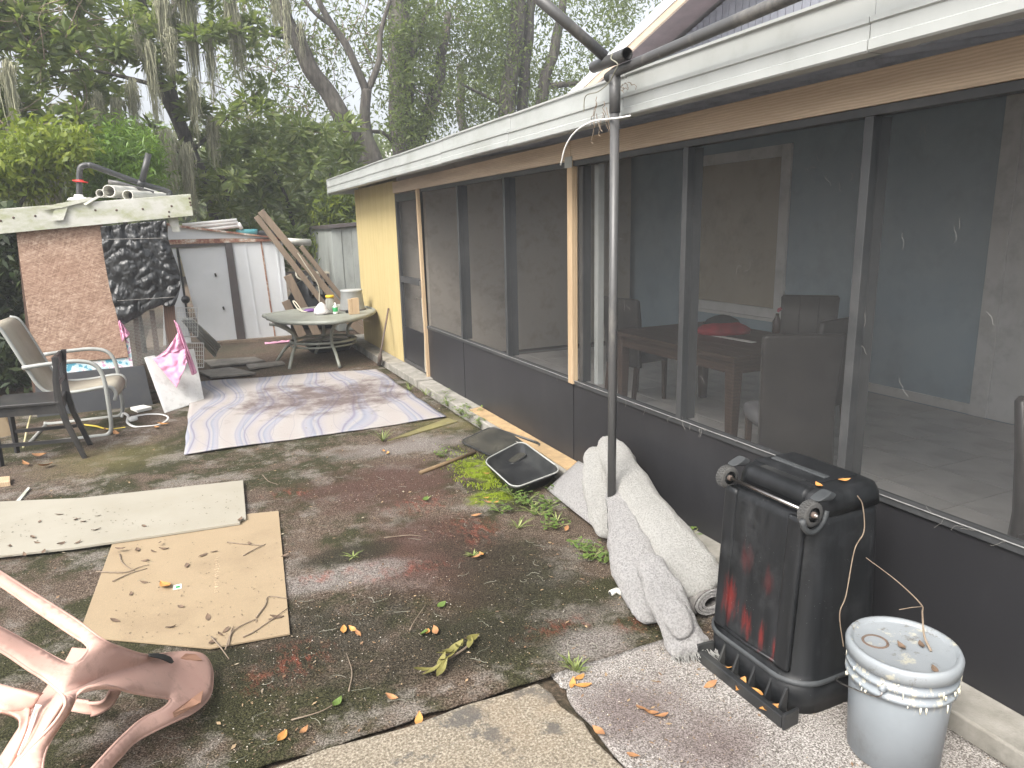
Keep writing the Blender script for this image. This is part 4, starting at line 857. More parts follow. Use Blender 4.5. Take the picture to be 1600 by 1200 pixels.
# ---- beige sling patio chair with grey tube frame
sc = thing('sling_patio_chair', 'beige sling patio armchair with bent grey tube frame', 'chair', (-.95, 6.75, .01))
bkL = [Vector((-1.36,6.50,.98)), Vector((-1.30,6.50,.95)), Vector((-1.24,6.51,.80)), Vector((-1.17,6.52,.60)), Vector((-1.11,6.53,.46)), Vector((-1.03,6.54,.40))]
stp = [Vector((-.85,6.54,.395)), Vector((-.70,6.54,.41)), Vector((-.625,6.54,.40)), Vector((-.60,6.54,.35)), Vector((-.615,6.54,.29))]
sl_ = catmull(bkL+stp, 4); wv_ = Vector((.04,.50,0))
MB().ribbon(sl_, [p+wv_ for p in sl_], .008).build('sling', K['sling'], sc, True)
for off in (Vector((0,-.012,0)), wv_+Vector((0,.012,0))):
    MB().tube([p+off for p in sl_], .014, 8).build('sling_rail', K['greytube'], sc, True)
    a = [(-1.20,6.53,.63), (-1.0,6.53,.645), (-.82,6.53,.645), (-.71,6.53,.60), (-.665,6.53,.48), (-.66,6.53,.25), (-.665,6.53,.08), (-.70,6.53,.022), (-.80,6.53,.018), (-1.2,6.53,.018), (-1.28,6.53,.03)]
    MB().tube(catmull([Vector(p)+off*1.12+Vector((0,-.03 if off.y < 0 else .03,0)) for p in a], 5), .0165, 10).build('arm_frame', K['greytube'], sc, True)
MB().tube([(-1.25,6.5,.018),(-1.22,7.1,.018)], .014, 8).build('floor_bar', K['greytube'], sc, True)
MB().tube([(-.95,6.5,.37),(-.92,7.06,.37)], .014, 8).build('seat_bar', K['greytube'], sc, True)

# ---- ceramic-look tan panel leaning at the left edge
tag(MB().slab([(-1.75,6.7,0),(-1.42,6.9,0),(-1.55,7.0,.55),(-1.9,6.8,.62)], (.02,.03,.01)).build('leaning_board', dirty('tan_board', (.42,.33,.22), (.36,.27,.17), 5, .85), bevel=.003), 'tan board leaning behind the black wooden chair', 'board')

# ================================================================== COOP
CY = 7.5
cp = thing('hutch', 'makeshift hutch with strand board front, white metal roof edge and black tarp', 'hutch', (-.6, 7.7, 0))
def Q(pxs, Y=CY): return [PY(x, y, Y) for x, y in pxs]
def panel(name, pxs, th, mat, Y=CY, par=cp, bev=.002): return MB().slab(Q(pxs, Y), (0, th, 0)).build(name, mat, par, bevel=bev)
panel('roof_fascia', [(-70,332),(150,315.5),(298,303),(302,337),(150,351.5),(-70,372)], .02, K['white_mould'], CY-.06)
rf = [PY(-70,332,CY-.055), PY(298,303,CY-.055)]; rb = [p+Vector((0,1.3,-.05)) for p in rf]
MB().slab([rf[0], rf[1], rb[1], rb[0]], (0,0,-.02)).build('roof_sheet', K['white_mould'], cp)
for x, y in ((1,345),(21,340),(55,337.5),(149,328.5),(182,328.3),(223,326.6),(268,322),(264,331),(264,338),(296,310),(298,320.5),(297,316)):
    p = PY(x, y, CY-.0615); MB().lathe([(.001,.004),(.007,.003),(.010,0)], p, 10, Matrix.Rotation(math.pi/2, 3, 'X')).build('screw', K['screw'], cp)
panel('strand_board', [(25,362),(160,350),(201,558),(54,570)], .012, K['osb'], CY)
panel('side_board', [(25,362),(30,362),(60,640),(54,640)], 1.15, K['slat'], CY+.012)
panel('base_board', [(54,588),(225,571),(239,633),(58,653)], .02, K['basepanel'], CY-.01)
panel('floral_strip', [(54,574),(199,559),(196,530),(202,528),(208,573),(150,577.5),(104,583),(54,589)], .006, K['floral'], CY+.016)
panel('slat', [(207,490),(215,490),(224,571),(215,572)], .03, K['slat'], CY+.02); panel('slat', [(233,485),(241,485),(250,552),(242,556)], .03, K['slat'], CY+.02)
panel('corner_post', [(252,440),(270,440),(277,531),(268,640),(258,640),(260,540)], .05, K['slat'], CY+.02)
panel('roof_bracket', [(262,341),(278,339),(281,362),(270,363)], .03, K['white_mould'], CY+.0)
mb = MB()
for k in range(34):
    f = k/33; mb.bar(PY(184+66*f, 480, CY+.018), PY(205+62*f, 573-17*f, CY+.018), .0016, .0016)
for k in range(40):
    f = k/39; mb.bar(PY(184+21*f, 480+93*f, CY+.018), PY(252+14*f, 480+77*f, CY+.018), .0016, .0016)
o = mb.build('wire_mesh', K['greytube'], cp); o['kind'] = 'stuff'
panel('back_board', [(40,375),(262,352),(262,470),(60,470)], .012, K['slat'], CY+1.1)
# tarp hung on the front
tp = [(157,354),(258,344),(265,405),(274,450),(271,476),(240,489),(186,500),(172,430)]
TL, TR, BR, BL = (157,354), (260,344), (273,478), (186,500)
def tarpf(u, v):
    bul = 10*math.sin(math.pi*v)*u; x = lerp(lerp(TL[0],TR[0],u), lerp(BL[0],BR[0],u), v) + (10*math.sin(math.pi*v**1.3)-4*math.sin(2*math.pi*v))*u - 4*math.sin(math.pi*v)*(1-u); y = lerp(lerp(TL[1],TR[1],u), lerp(BL[1],BR[1],u), v) + (6*math.sin(u*5+1) + 4*nz((u,v,0), 5))*v**3
    p = PY(x, y, CY-.02); f = .5*math.sin(14*(u*.9-v*.55)+3*nz((u,v,0), 2.5)) ; return p + Vector((0, -.02-.012*f-.05*abs(nz((u*1.6,v*2.2,0), 3.2)) - .022*abs(nz((u,v,0), 9, 2)) - .012*abs(nz((u,v,3), 20)) - .03*math.sin(math.pi*u)*math.sin(math.pi*v), 0))
tag(MB().grid(tarpf, 90, 90).build('black_tarp', K['tarp'], smooth=True, solid=.003), 'crumpled black tarp tied over the front of the hutch', 'tarp')
for y0, y1 in ((374,372), (470,464)):
    pts = [PY(lerp(165 if y0 < 400 else 183, 255 if y0 < 400 else 273, k/8), lerp(y0, y1, k/8), CY-.13) for k in range(9)]
    tag(MB().tube(pts, .0022, 5).build('tarp_cord', K['lint']), 'thin pale cord tied across the %s of the black tarp' % ('top' if y0 < 400 else 'bottom'), 'cord')
# things lying on the hutch roof
fp = thing('bent_black_pipe', 'bent black pipe frame lying on the hutch roof', 'pipe', PY(125,310,CY+.2))
YP = CY+.25
MB().tube(catmull([PY(124,312,YP), PY(124,290,YP), PY(124.5,268,YP), PY(128,260,YP), PY(138,258,YP), PY(150,261,YP), PY(218,286,YP+.05), PY(262,299,YP+.1), PY(264,306,YP+.1)], 5), .026, 12).build('main_pipe', K['blackpipe'], fp, True)
MB().tube([PY(221,287,YP+.05), PY(232,240,YP+.05)], .028, 12).build('stub_pipe', K['blackpipe'], fp, True)
MB().tube([PY(215,285,YP+.05), PY(226,289,YP+.05)], .032, 12).build('tee_sleeve', K['blackpipe'], fp, True)
MB().tube([PY(170,284,YP+.35), PY(185,286,YP+.33), PY(240,302,YP+.3)], .022, 10).build('lower_pipe', K['greypole'], fp, True)
m = MB().lathe([(.03,-.008),(.036,-.01),(.036,.01),(.03,.008)], PY(124,283,YP), 14); m.bar(PY(114,282,YP-.02), PY(137,285,YP-.05), .02, .012); tag(m.build('red_tie', K['redtie'], smooth=True), 'bright red tie knotted round the bent black pipe', 'tie')
tag(MB().lathe([(.10,0),(.085,.02),(.04,.03),(.035,.05)], PY(124,313,YP), 16).build('white_saucer', K['whiteplastic'], smooth=True), 'small white saucer under the foot of the bent black pipe', 'saucer')
for (x, y, r), lab in zip(((156,302,.038), (170,298.5,.060), (199.5,305,.052)), ('narrow grey white pipe with drilled end on the hutch roof', 'widest grey white pipe in the bundle on the hutch roof', 'pale pipe with a blocked end beside the wider roof pipe')):
    p = PY(x, y, CY+.05); d = Vector((.30, .9, .02)).normalized()*1.05
    pi = thing('plastic_pipe', lab, 'pipe', p, 'pipes on the hutch roof')
    MB().tube([p, p+d], r*.92, 18, False).tube([p+d*.001, p+d], r*.80, 18, False).lathe([(r*.80,0),(r*.92,0)], p, 18, d.to_track_quat('Z','Y').to_matrix(), False).build('shell', K['whitepipe'], pi, True)
    MB().lathe([(.001,0),(r*.80,0)], p+d*(.25 if r > .055 else .12), 18, d.to_track_quat('Z','Y').to_matrix(), False).build('bore', K['inside'], pi)
for pxs, lab in (([(88,318),(108,317),(99,344),(79,345)], 'pale strip hanging over the mildewed hutch roof edge'), ([(62,324),(92,318),(140,308),(150,311),(95,325),(70,328)], 'flat pale strip lying along the hutch roof edge'), ([(130,318),(152,306),(156,308),(134,321)], 'short pale strip under the roof pipe bundle')):
    tag(MB().slab([PY(x, y, CY-.075-.01*(y > 320)) for x, y in pxs], (0,.008,0)).build('metal_strip', K['white_mould']), lab, 'strip')

# ---- white board and pink cloth leaning on the hutch
wA, wB, wD = G(257,646,.012), G(316,627,.012), PY(225,559,7.44); wn = (wB-wA).cross(wD-wA); wd_ = ray(300,546); wC = CP + wd_*((wA-CP).dot(wn)/wd_.dot(wn)); wl = [wA, wB, wC, wD]
tag(MB().slab(wl, (.02,.02,.006)).build('white_board', dirty('white_panel', (.70,.70,.68), (.64,.64,.62), 4, .6, (.2,.19,.15), .5, dsc=9), bevel=.002), 'white board leaning against the hutch base under pink cloth', 'board')
def cloth(label, pxs, Y, dY):
    n = 22; (a, b, c_, d_) = pxs
    def f(u, v):
        x = lerp(lerp(a[0],b[0],u), lerp(d_[0],c_[0],u), v); y = lerp(lerp(a[1],b[1],u), lerp(d_[1],c_[1],u), v)
        return PY(x, y, Y+dY*v) + Vector((0, -.03*abs(nz((u*2,v*2,Y), 2.2)) - .012*math.sin(u*14+v*4) - .02*math.sin(math.pi*u), 0))
    tag(MB().grid(f, n, n).build('pink_cloth', K['pinkcloth'], smooth=True, solid=.004), label, 'cloth')
cloth('pink cloth draped in a point over the white board', ((238,559),(289,545),(292,566),(276,606)), 7.36, -.10)
cloth('long pink cloth hanging from the hutch corner post', ((272,500),(280,508),(308,582),(300,586)), 7.40, -.0)
cloth('pink cloth bunched across the top of the white board', ((262,545),(278,520),(287,545),(245,558)), 7.38, -.02)
cloth('small pink rag stuck at the strand board edge', ((184,497),(190,503),(203,522),(191,534)), 7.47, .0)
# ---- wire racks, ribbed panel
def rack(label, x0, y0, x1, y1, Y):
    a, b, c_, d_ = PY(x0,y0,Y), PY(x1,y0,Y), PY(x1,y1,Y+.02), PY(x0,y1,Y+.02); m = MB()
    for s, e in ((a,b),(b,c_),(c_,d_),(d_,a)): m.tube([s,e], .006, 6)
    for k in range(1, 8): m.tube([a.lerp(b,k/8), d_.lerp(c_,k/8)], .0025, 5); 
    for k in range(1, 6): m.tube([a.lerp(d_,k/6), b.lerp(c_,k/6)], .0025, 5)
    tag(m.build('wire_rack', K['whiteplastic']), label, 'rack', 'white wire racks beside the hutch')
rack('upper white wire rack standing behind the pink cloth', 276, 481, 309, 526, 8.4); rack('lower white wire rack standing on the dirt by the pink cloth', 292, 536, 318, 574, 8.3)
rp = thing('ribbed_panel', 'long grey ribbed plastic panel leaning beside the wire racks', 'panel', G(330,556))
a, b, c_, d_ = PY(286,500,9.2), PY(300,500,9.25), PY(343,541,9.55), PY(336,556,9.5)
MB().tube([a,b,c_,d_,a], .022, 8).build('outer_frame', K['greytube'], rp, True)
MB().slab([a,b,c_,d_], (0,.01,0)).build('web', K['sling'], rp)
for k in (1,2,3): MB().tube([a.lerp(b,k/4)+Vector((0,-.02,0)), d_.lerp(c_,k/4)+Vector((0,-.02,0))], .009, 6).build('rib', K['greytube'], rp, True)
# ---- white cable coil
cc = thing('white_hose', 'white hose loop lying on the ground beside the sling chair', 'hose', G(225,660))
hp_ = catmull([G(190,652,.03), G(193,646,.06), G(200,650,.05), G(199,660,.02), G(210,667,.018), G(225,667,.015), G(245,665,.012), G(260,658,.012), G(262,652,.012), G(250,648,.012), G(230,648,.012), G(214,650,.02)], 6)
MB().tube(hp_, .011, 8).build('tube', K['whiteplastic'], cc, True)
MB().lathe([(.001,-.03),(.028,-.03),(.032,0),(.02,.035),(.001,.04)], G(208,655,.03), 14, Matrix.Rotation(1.2, 3, 'Y')).build('nozzle', K['whiteplastic'], cc, True)
tag(MB().tube(catmull([G(132,664,.012), G(150,666,.02), G(170,671,.012), G(196,668,.014)], 5), .008, 6).build('yellow_strap', dirty('yellow_strap', (.55,.42,.05), (.45,.34,.04), 9, .7)), 'yellow strap trailing under the sling chair', 'strap')
tag(MB().slab([G(204,641,.008), G(225,637,.008), G(238,640,.008), G(215,646,.008)], (0,0,.03)).build('white_scrap', K['paper'], bevel=.004), 'crumpled white scrap at the foot of the hutch base', 'scrap')
tag(MB().tube(catmull([G(36,700,.012), G(45,660,.15), G(56,625,.35), G(58,615,.40)], 4), .008, 6).build('cut_cane', dirty('cut_cane', (.55,.5,.3), (.45,.4,.22), 9, .8)), 'thin pale cane leaning inside the black chair legs', 'cane')
tag(MB().slab([G(-20,755,.012), G(17,751,.012), G(17,760,.012), G(-20,765,.012)], (0,0,.035)).build('wood_offcut', K['post'], bevel=.003), 'short pale wood offcut lying at the left of the patio', 'wood')
tag(MB().slab([G(22,797,.02), G(48,764,.02), G(44,763,.02), G(18,793,.02)], (0,0,.01)).build('thin_lath', K['white_mould'], bevel=.002), 'thin stained lath poking out from the cream board', 'lath')

# ================================================================== SHED, PLANKS, TABLE AT THE BACK
SY = 11.3
sh = thing('metal_shed', 'white metal garden shed with dark door frame and rusty trim', 'shed', PY(360,535,SY))
def sp_(name, pxs, th=.02, mat=K['shedwhite'], Y=SY): return MB().slab([PY(x, y, Y) for x, y in pxs], (0, th, 0)).build(name, mat, sh, bevel=.002)
xs_t = [361, 382, 407.5, 431, 441]; xs_b = [384, 406.5, 430.5, 449, 456.5]
for i in range(4):
    g_ = .6
    sp_('wall_sheet', [(xs_t[i]+g_, 376-.4*i), (xs_t[i+1]-g_, 375.6-.4*i), (xs_b[i+1]-g_, 530.5-1.2*i), (xs_b[i]+g_, 532-1.2*i)], .02+.004*(i % 2))
for i in (1, 2, 3): MB().bar(PY(xs_t[i], 376, SY-.004), PY(xs_b[i], 530, SY-.004), .022, .012, (0,1,0)).build('seam_strip', K['rust'] if i == 2 else K['shedwhite'], sh)
sp_('door', [(278,387),(351,382),(372,533),(318,540)], .02, K['shedwhite'], SY+.03); sp_('door', [(255,389),(274.5,388),(300,540),(255,540)], .02, K['shedwhite'], SY+.01)
sp_('door_stile', [(351,379),(362,378),(384.5,532.5),(371,534)], .06, K['stile'], SY-.03); sp_('door_head', [(255,383),(352,377.5),(352.5,382),(255,388.5)], .05, K['stile'], SY-.025)
MB().bar(PY(277,387,SY-.01), PY(297,520,SY-.01), .03, .02, (0,1,0)).build('door_gap_dark', K['blackplastic'], sh)  # black bar stands in for the shade in the door gap
MB().lathe([(.001,-.03),(.05,-.03),(.06,.01),(.03,.04)], PY(290,468,SY-.05), 10, Matrix.Rotation(math.pi/2, 3, 'X')).build('door_latch', K['blackplastic'], sh, True)
for x, y in ((336,429), (348.5,481)): MB().bar(PY(x,y-2,SY+.012), PY(x+1.5,y+3,SY+.012), .025, .02, (0,1,0)).build('vent_hole', K['inside'], sh)
sp_('header_trim', [(255,376),(268,374.5),(362,372.5),(440,373),(440,376.5),(362,379),(268,382),(255,384)], .03, K['rust'], SY-.035)
sp_('gable_sheet', [(255,350),(281,354),(440,372.5),(362,372.3),(268,374.3),(255,375.5)], .02, K['shedwhite'], SY-.01)
sp_('sill_trim', [(318,540),(384,533),(384,537),(330,544)], .04, K['rust'], SY-.02)
MB().slab([PY(255,347,SY-.06), PY(283,352,SY-.06), PY(444,372,SY-.06), PY(444,374,SY-.06), PY(283,356,SY-.06), PY(255,351,SY-.06)], (0,2.2,0)).build('roof_sheet', K['rust'], sh)
ra = PY(441,374,SY+.03); MB().box((ra.x-.03, SY+.03, .02), (ra.x, SY+2.1, ra.z)).build('side_wall', K['shedwhite'], sh)
sb = G(318,548); MB().box((-.6, SY-.12, -.01), (1.47, SY+2.1, .045)).build('shed_base', K['plank'], sh)
for pxs, lab in (([(318,565),(398,560),(415,566),(330,575)], 'grey weathered plank lying flat nearest the shed base'), ([(310,582),(360,576),(400,585),(330,592)], 'broken grey plank lying on the dirt before the rug'), ([(385,572),(440,566),(446,570),(390,578)], 'short grey plank lying on the dirt under the table side')):
    tag(MB().slab([G(x, y, .03) for x, y in pxs], (0,0,.022)).build('flat_plank', dirty('weathered_plank', (.24,.22,.19), (.16,.145,.125), 9, .9), bevel=.003), lab, 'plank', 'planks lying on the dirt')
# things on the shed roof
m = MB()
for s, e in (((285,356),(372,348)), ((372,348),(378,358)), ((285,352),(370,344)), ((300,362),(372,353))): m.tube([PY(*s,SY+.3), PY(*e,SY+.3)], .028, 8)
tag(m.build('white_tube_frame', K['whiteplastic'], smooth=True), 'white tube frame lying on the metal shed roof', 'frame')
td = PY(386,364,SY+.4); tag(MB().loft([(td+Vector((0,0,z)), (r,0,0), (0,r*.7,0)) for z, r in ((-.06,.13),(0,.15),(.05,.16),(.055,.14))], 16, 3).build('teal_tub', K['teal'], smooth=True), 'teal plastic tub on the metal shed roof', 'tub')
bd = PY(415,366,SY+.5); tag(MB().loft([(bd+Vector((0,0,z)), (r*1.6,0,0), (0,r*.7,0)) for z, r in ((-.10,.13),(0,.15),(.05,.15),(.06,.12))], 16, 3).build('black_crate', K['blackplastic'], smooth=True), 'black plastic box on the metal shed roof behind the planks', 'box')
tag(MB().tube([PY(436,377,SY+.15), PY(484,379,SY+.35)], .055, 14).build('white_pipe', K['whitepipe'], smooth=True), 'fat white pipe sticking out past the shed corner', 'pipe')
# leaning planks
PLK = [((407,330),(556,508),.10,11.10,'broad brown plank leaning highest against the shed corner'), ((400,338),(530,506),.08,11.05,'narrow brown plank leaning just below the broad one'), ((449,430),(500,532),.12,11.12,'short wide plank leaning against the shed wall'), ((446,470),(478,536),.12,11.16,'grey plank standing low beside the shed wall'), ((470,385),(562,500),.07,11.22,'thin plank strapped to the broad leaning plank'), ((520,482),(585,532),.12,10.95,'plank lying low behind the patio table'), ((530,476),(590,524),.07,11.02,'thin plank lying low behind the patio table')]
for a, b, w_, Y, lab in PLK:
    pa, pb = PY(*a, Y), PY(*b, Y)
    if pb.z < .03: pb = pa+(pb-pa)*((pa.z-.03)/(pa.z-pb.z))
    pb.z = max(pb.z, .03)
    tag(MB().bar(pa, pb, w_, .035, (0,-1,.0)).build('plank', K['plank'], bevel=.004), lab, 'plank', 'planks leaning by the shed')
tag(MB().tube(catmull([PY(465,395,11.0), PY(478,415,11.0), PY(497,445,11.0), PY(499,470,11.0), PY(501,492,11.0)], 5), .008, 5).build('frayed_rope', K['cable']), 'frayed rope hanging down from the leaning planks', 'rope')
tag(MB().tube(catmull([PY(462,420,11.4), PY(464,432,11.3), PY(474,438,11.3), PY(480,432,11.4)], 5), .014, 6).build('cream_hose', K['cable'], smooth=True), 'curled cream hose hanging behind the planks', 'hose')
# junk behind
for i, (x, y, wx, hz, lab) in enumerate(((505,432,.34,.16,'folded grey canvas on top of the junk heap'), (500,452,.40,.20,'dark crate in the middle of the junk heap'), (515,470,.30,.20,'ribbed dark crate near the grey metal shed'), (490,478,.44,.18,'black box low in the junk heap'), (500,500,.5,.3,'dark bin at the bottom of the junk heap'))):
    c_ = PY(x, y, 12.2+.1*i); j = thing('junk_crate', lab, 'crate', c_, 'junk heap behind the planks')
    MB().box(c_-Vector((wx/2,.2,hz/2)), c_+Vector((wx/2,.2,hz/2))).build('shell', [K['sling'], K['blackplastic'], K['stile'], K['blackplastic'], K['blackplastic']][i], j, bevel=.02)
    for k in range(5): MB().box(c_+Vector((-wx/2+.03+k*(wx-.06)/5, -.212, -hz/2+.03)), c_+Vector((-wx/2+.03+(k+.5)*(wx-.06)/5, -.2005, hz/2-.03))).build('rib', K['greytube'] if i in (1,2) else K['stile'], j)
tag(MB().loft([((2.15,12.5,z), (r,0,0), (0,r*.6,0)) for z, r in ((0,.7),(.4,.65),(.75,.4),(.9,.15))], 20, 2.2).build('junk_mound', K['blackplastic'], smooth=True), 'dark covered mound of junk behind the leaning planks', 'mound')
# grey metal shed
gs = thing('grey_shed', 'tall grey ribbed metal shed behind the yellow wall', 'shed', (2.9, 11.8, 0))
GY = 11.6; pa = PY(517,357,GY); 
for k in range(9):
    x = pa.x+.16*k; MB().box((x, GY+.01*(k % 2), 0), (x+.157, GY+.03+.01*(k % 2), pa.z+.01*k)).build('wall_sheet', K['greymetal'], gs, bevel=.004)
MB().box((pa.x, GY+.03, 0), (pa.x+.02, GY+2, pa.z)).build('side_wall', K['greymetal'], gs)
MB().slab([(pa.x-.04, GY-.05, pa.z), (pa.x+1.6, GY-.05, pa.z+.12), (pa.x+1.6, GY-.05, pa.z+.17), (pa.x-.04, GY-.05, pa.z+.05)], (0,2.1,0)).build('roof_edge', K['stile'], gs)

# ---- patio table
TZ = .585
ptb = thing('patio_table', 'weathered grey-green patio table with curved legs and ring brace', 'table', (1.52, 9.1, .02))
ol = [G(412,492,TZ), G(441,502,TZ), G(520,502,TZ), G(566,494,TZ), G(585,484,TZ), G(562,478,TZ), G(520,477,TZ), G(450,486,TZ)]
cen = sum(ol, Vector())/8
MB().slab([p+Vector((0,0,-.012)) for p in ol], (0,0,.012)).build('top', K['tablegrey'], ptb, bevel=.003)
rim_ = catmull(ol+[ol[0]], 5); MB().tube([p+Vector((0,0,-.012)) for p in rim_], .026, 8).build('rim', K['tablegrey'], ptb, True)
rc = Vector((1.53, 9.05, .27)); ringp = [rc+Vector((.40*math.cos(a), .36*math.sin(a), 0)) for a in np.linspace(0, 2*math.pi, 33)]
MB().tube(ringp, .016, 8, False).tube([p+Vector((0,0,-.05)) for p in ringp], .012, 8, False).build('ring_brace', K['tablegrey'], ptb, True)
for ang, foot in ((205, G(452,577,.015)), (275, G(531,574,.015)), (150, G(432,565,.015)), (80, G(493,552,.015)), (30, G(560,545,.015))):
    a = R_(ang); r0 = rc+Vector((.40*math.cos(a), .36*math.sin(a), 0)); tp_ = cen.lerp(r0+Vector((.20*math.cos(a), .18*math.sin(a), 0)), 1.0); tp_.z = TZ-.04
    MB().tube(catmull([tp_+Vector((.12*math.cos(a), .1*math.sin(a), .0)), tp_+Vector((0,0,-.03)), r0+Vector((.02*math.cos(a),.02*math.sin(a),.12)), r0, r0.lerp(foot,.5)+Vector((0,0,.02)), foot], 4), .02, 8).build('leg', K['tablegrey'], ptb, True)
# on the table
def onT(x, y): return G(x, y, TZ+.002)
p = onT(517,490); j = thing('snack_jar', 'clear jar of brown snacks with a bright yellow lid', 'jar', p)
MB().lathe([(.05,0),(.058,.01),(.058,.17),(.046,.19),(.046,.20)], p, 20).build('glass', K['glassjar'], j, True); MB().lathe([(.049,0),(.05,.08)], p+Vector((0,0,.004)), 16).build('contents', K['deadleaf'], j)
MB().lathe([(.052,.2),(.052,.228),(.048,.231)], p, 20).build('lid', K['yellowlid'], j, True)
p = onT(524.5,490.5); j = thing('spray_bottle', 'green and white bottle beside the yellow-lidded jar', 'bottle', p)
MB().lathe([(.03,0),(.032,.01),(.032,.09),(.012,.115),(.012,.14)], p, 16).build('body', K['whiteplastic'], j, True); MB().lathe([(.0326,.03),(.0326,.085),(.022,.104)], p, 16, None, False).build('wrapper', K['green'], j, True)
p = onT(503,491); tag(MB().loft([(p+Vector((.02*nz((z,0,0),20),0,z)), (r*1.1,.02,0), (0,r,0)) for z, r in ((0,.085),(.03,.10),(.07,.075),(.10,.06),(.13,.035),(.15,.01))], 18, 2).build('white_bundle', dirty('white_bag', (.74,.73,.73), (.6,.58,.6), 30, .6, (.4,.2,.25), .5, 60, .9), smooth=True), 'crumpled white plastic bag on the patio table', 'bag')
p = onT(484,487); tag(MB().loft([(p+Vector((0,0,z)), (r*1.5,0,0), (0,r,0)) for z, r in ((0,.05),(.02,.055),(.04,.03))], 14, 2).build('purple_toy', K['purple'], smooth=True), 'small purple plastic item on the patio table', 'toy')
tag(MB().tube(catmull([onT(480,489)+Vector((0,0,.01)), onT(468,488)+Vector((0,0,.03)), onT(461,485)+Vector((0,0,.08)), onT(459,482)+Vector((0,0,.10)), onT(463,484)+Vector((0,0,.10)), onT(472,488)+Vector((0,0,.02))], 5), .008, 6).build('coiled_cable', K['cable'], smooth=True), 'looped cream cable on the patio table', 'cord')
p = onT(551,484); bb = thing('grey_bin', 'upturned light grey plastic bin on the patio table', 'bin', p)
MB().lathe([(.155,0),(.158,.01),(.135,.24),(.142,.245),(.142,.262),(.13,.265),(.001,.26)], p, 28).build('shell', K['greybin'], bb, True); MB().lathe([(.17,0),(.175,.006),(.16,.012)], p, 28).build('rim', K['stile'], bb, True)
p = onT(553,491); tag(MB().box(p+Vector((-.06,-.02,0)), p+Vector((-.02,.03,.19))).box(p+Vector((-.019,-.015,0)), p+Vector((.07,.03,.20))).build('wood_block', K['post'], bevel=.003), 'pale wooden blocks standing against the grey bin', 'wood block')
p = onT(546,488.5); tag(MB().box(p+Vector((-.05,-.03,0)), p+Vector((.03,.02,.035))).build('black_box', K['blackplastic'], bevel=.005), 'small black box near the edge of the patio table', 'box')
tag(MB().loft([((1.72,9.75,z), (r*1.5,0,0), (0,r,0)) for z, r in ((.015,.18),(.12,.22),(.17,.23),(.175,.19))], 18, 3).build('black_basin', K['blackplastic'], smooth=True), 'black plastic basin on the ground under the patio table', 'basin')
p = G(434,535,.03); tag(MB().loft([(p+Vector((.06*k,.02*math.sin(k),0)), (0,.03,0), (0,0,.012+.01*(k % 2))) for k in range(-3,4)], 10, 2).build('pink_rag', K['pinkcloth'], smooth=True), 'small pink rag on the ground by the shed base', 'rag')
# ---- spade against the yellow wall
sv = thing('garden_tool', 'rusty long-handled garden tool leaning on the yellow wall', 'tool', G(592,568))
st_, en = PX(607,482,BX-.02), G(594,556,.16)
MB().tube([st_, en], .012, 8).build('handle', K['rustysteel'], sv, True)
MB().loft([(G(594,552,.2), (.015,0,0), (0,.02,0)), (G(594,560,.12), (.02,.0,0), (0,.07,0)), (G(592,572,.01), (.012,0,0), (0,.06,0))], 12, 3).build('blade', K['rustysteel'], sv, True)
# neighbour house far back
nb = thing('neighbour_house', 'pale yellow neighbouring house half hidden behind the trees', 'house', (4,30,0))
MB().box((-3,30,0), (10,38,3.4)).build('wall', K['cream'], nb); MB().slab([(-3.5,29.5,3.4),(10.5,29.5,3.4),(10.5,34,5.4),(-3.5,34,5.4)], (0,0,.15)).build('roof', K['roofpan'], nb)
for x in (-1.2, 1.5, 4.4, 7): w2 = MB().box((x,29.94,1.0), (x+1.2,29.99,2.4)).build('window', K['trim'], nb); MB().box((x+.08,29.92,1.08), (x+1.12,29.938,2.32)).build('pane', K['blackplastic'], w2)
# ================================================================== TREES AND PLANTS
def np_mesh(name, verts, nface, per):
    me = bpy.data.meshes.new(name); n = len(verts)
    me.vertices.add(n); me.vertices.foreach_set('co', verts.astype(np.float32).ravel())
    me.loops.add(nface*per); me.loops.foreach_set('vertex_index', np.arange(n, dtype=np.int32))
    me.polygons.add(nface); me.polygons.foreach_set('loop_start', np.arange(0, n, per, dtype=np.int32)); me.update(calc_edges=True)
    return me
def leaves(centers, per, spread, ln, wd, droop=.3, rosette=False):
    # leaf-shaped faces (base, side, tip, side) round each centre
    c = np.repeat(centers, per, axis=0); n = len(c)
    off = rng.normal(0, 1, (n,3)); off /= np.linalg.norm(off, axis=1)[:,None]; off *= (rng.random((n,1))**.5)*spread
    if rosette:
        d = off/np.maximum(np.linalg.norm(off, axis=1)[:,None], 1e-6); d[:,2] = d[:,2]*.6+.25; base = c + off*.25
    else:
        d = rng.normal(0, 1, (n,3)); d[:,2] -= droop; base = c + off
    d /= np.linalg.norm(d, axis=1)[:,None]
    s = np.cross(d, rng.normal(0,1,(n,3))); s /= np.maximum(np.linalg.norm(s, axis=1)[:,None], 1e-6)
    up = np.cross(s, d); L = ln*(.6+.7*rng.random((n,1))); w_ = wd*(.7+.6*rng.random((n,1)))
    v = np.stack([base, base+d*L*.45+s*w_/2+up*w_*.22, base+d*L-np.array([0,0,1])*L*.12, base+d*L*.45-s*w_/2+up*w_*.22], axis=1)
    return v.reshape(-1, 3), n
def centers_px(n, x0, x1, y0, y1, d0, d1, keep=None, hole=.0, sc=1.2):
    out = []; tries = 0
    while len(out) < n and tries < n*30:
        tries += 1
        x, y, Y = random.uniform(x0, x1), random.uniform(y0, y1), random.uniform(d0, d1)
        p = PY(x, y, Y)
        if hole and nz(p, sc, 3) < hole: continue
        if keep and not keep(x, y): continue
        out.append(p)
    return np.array([tuple(p) for p in out])
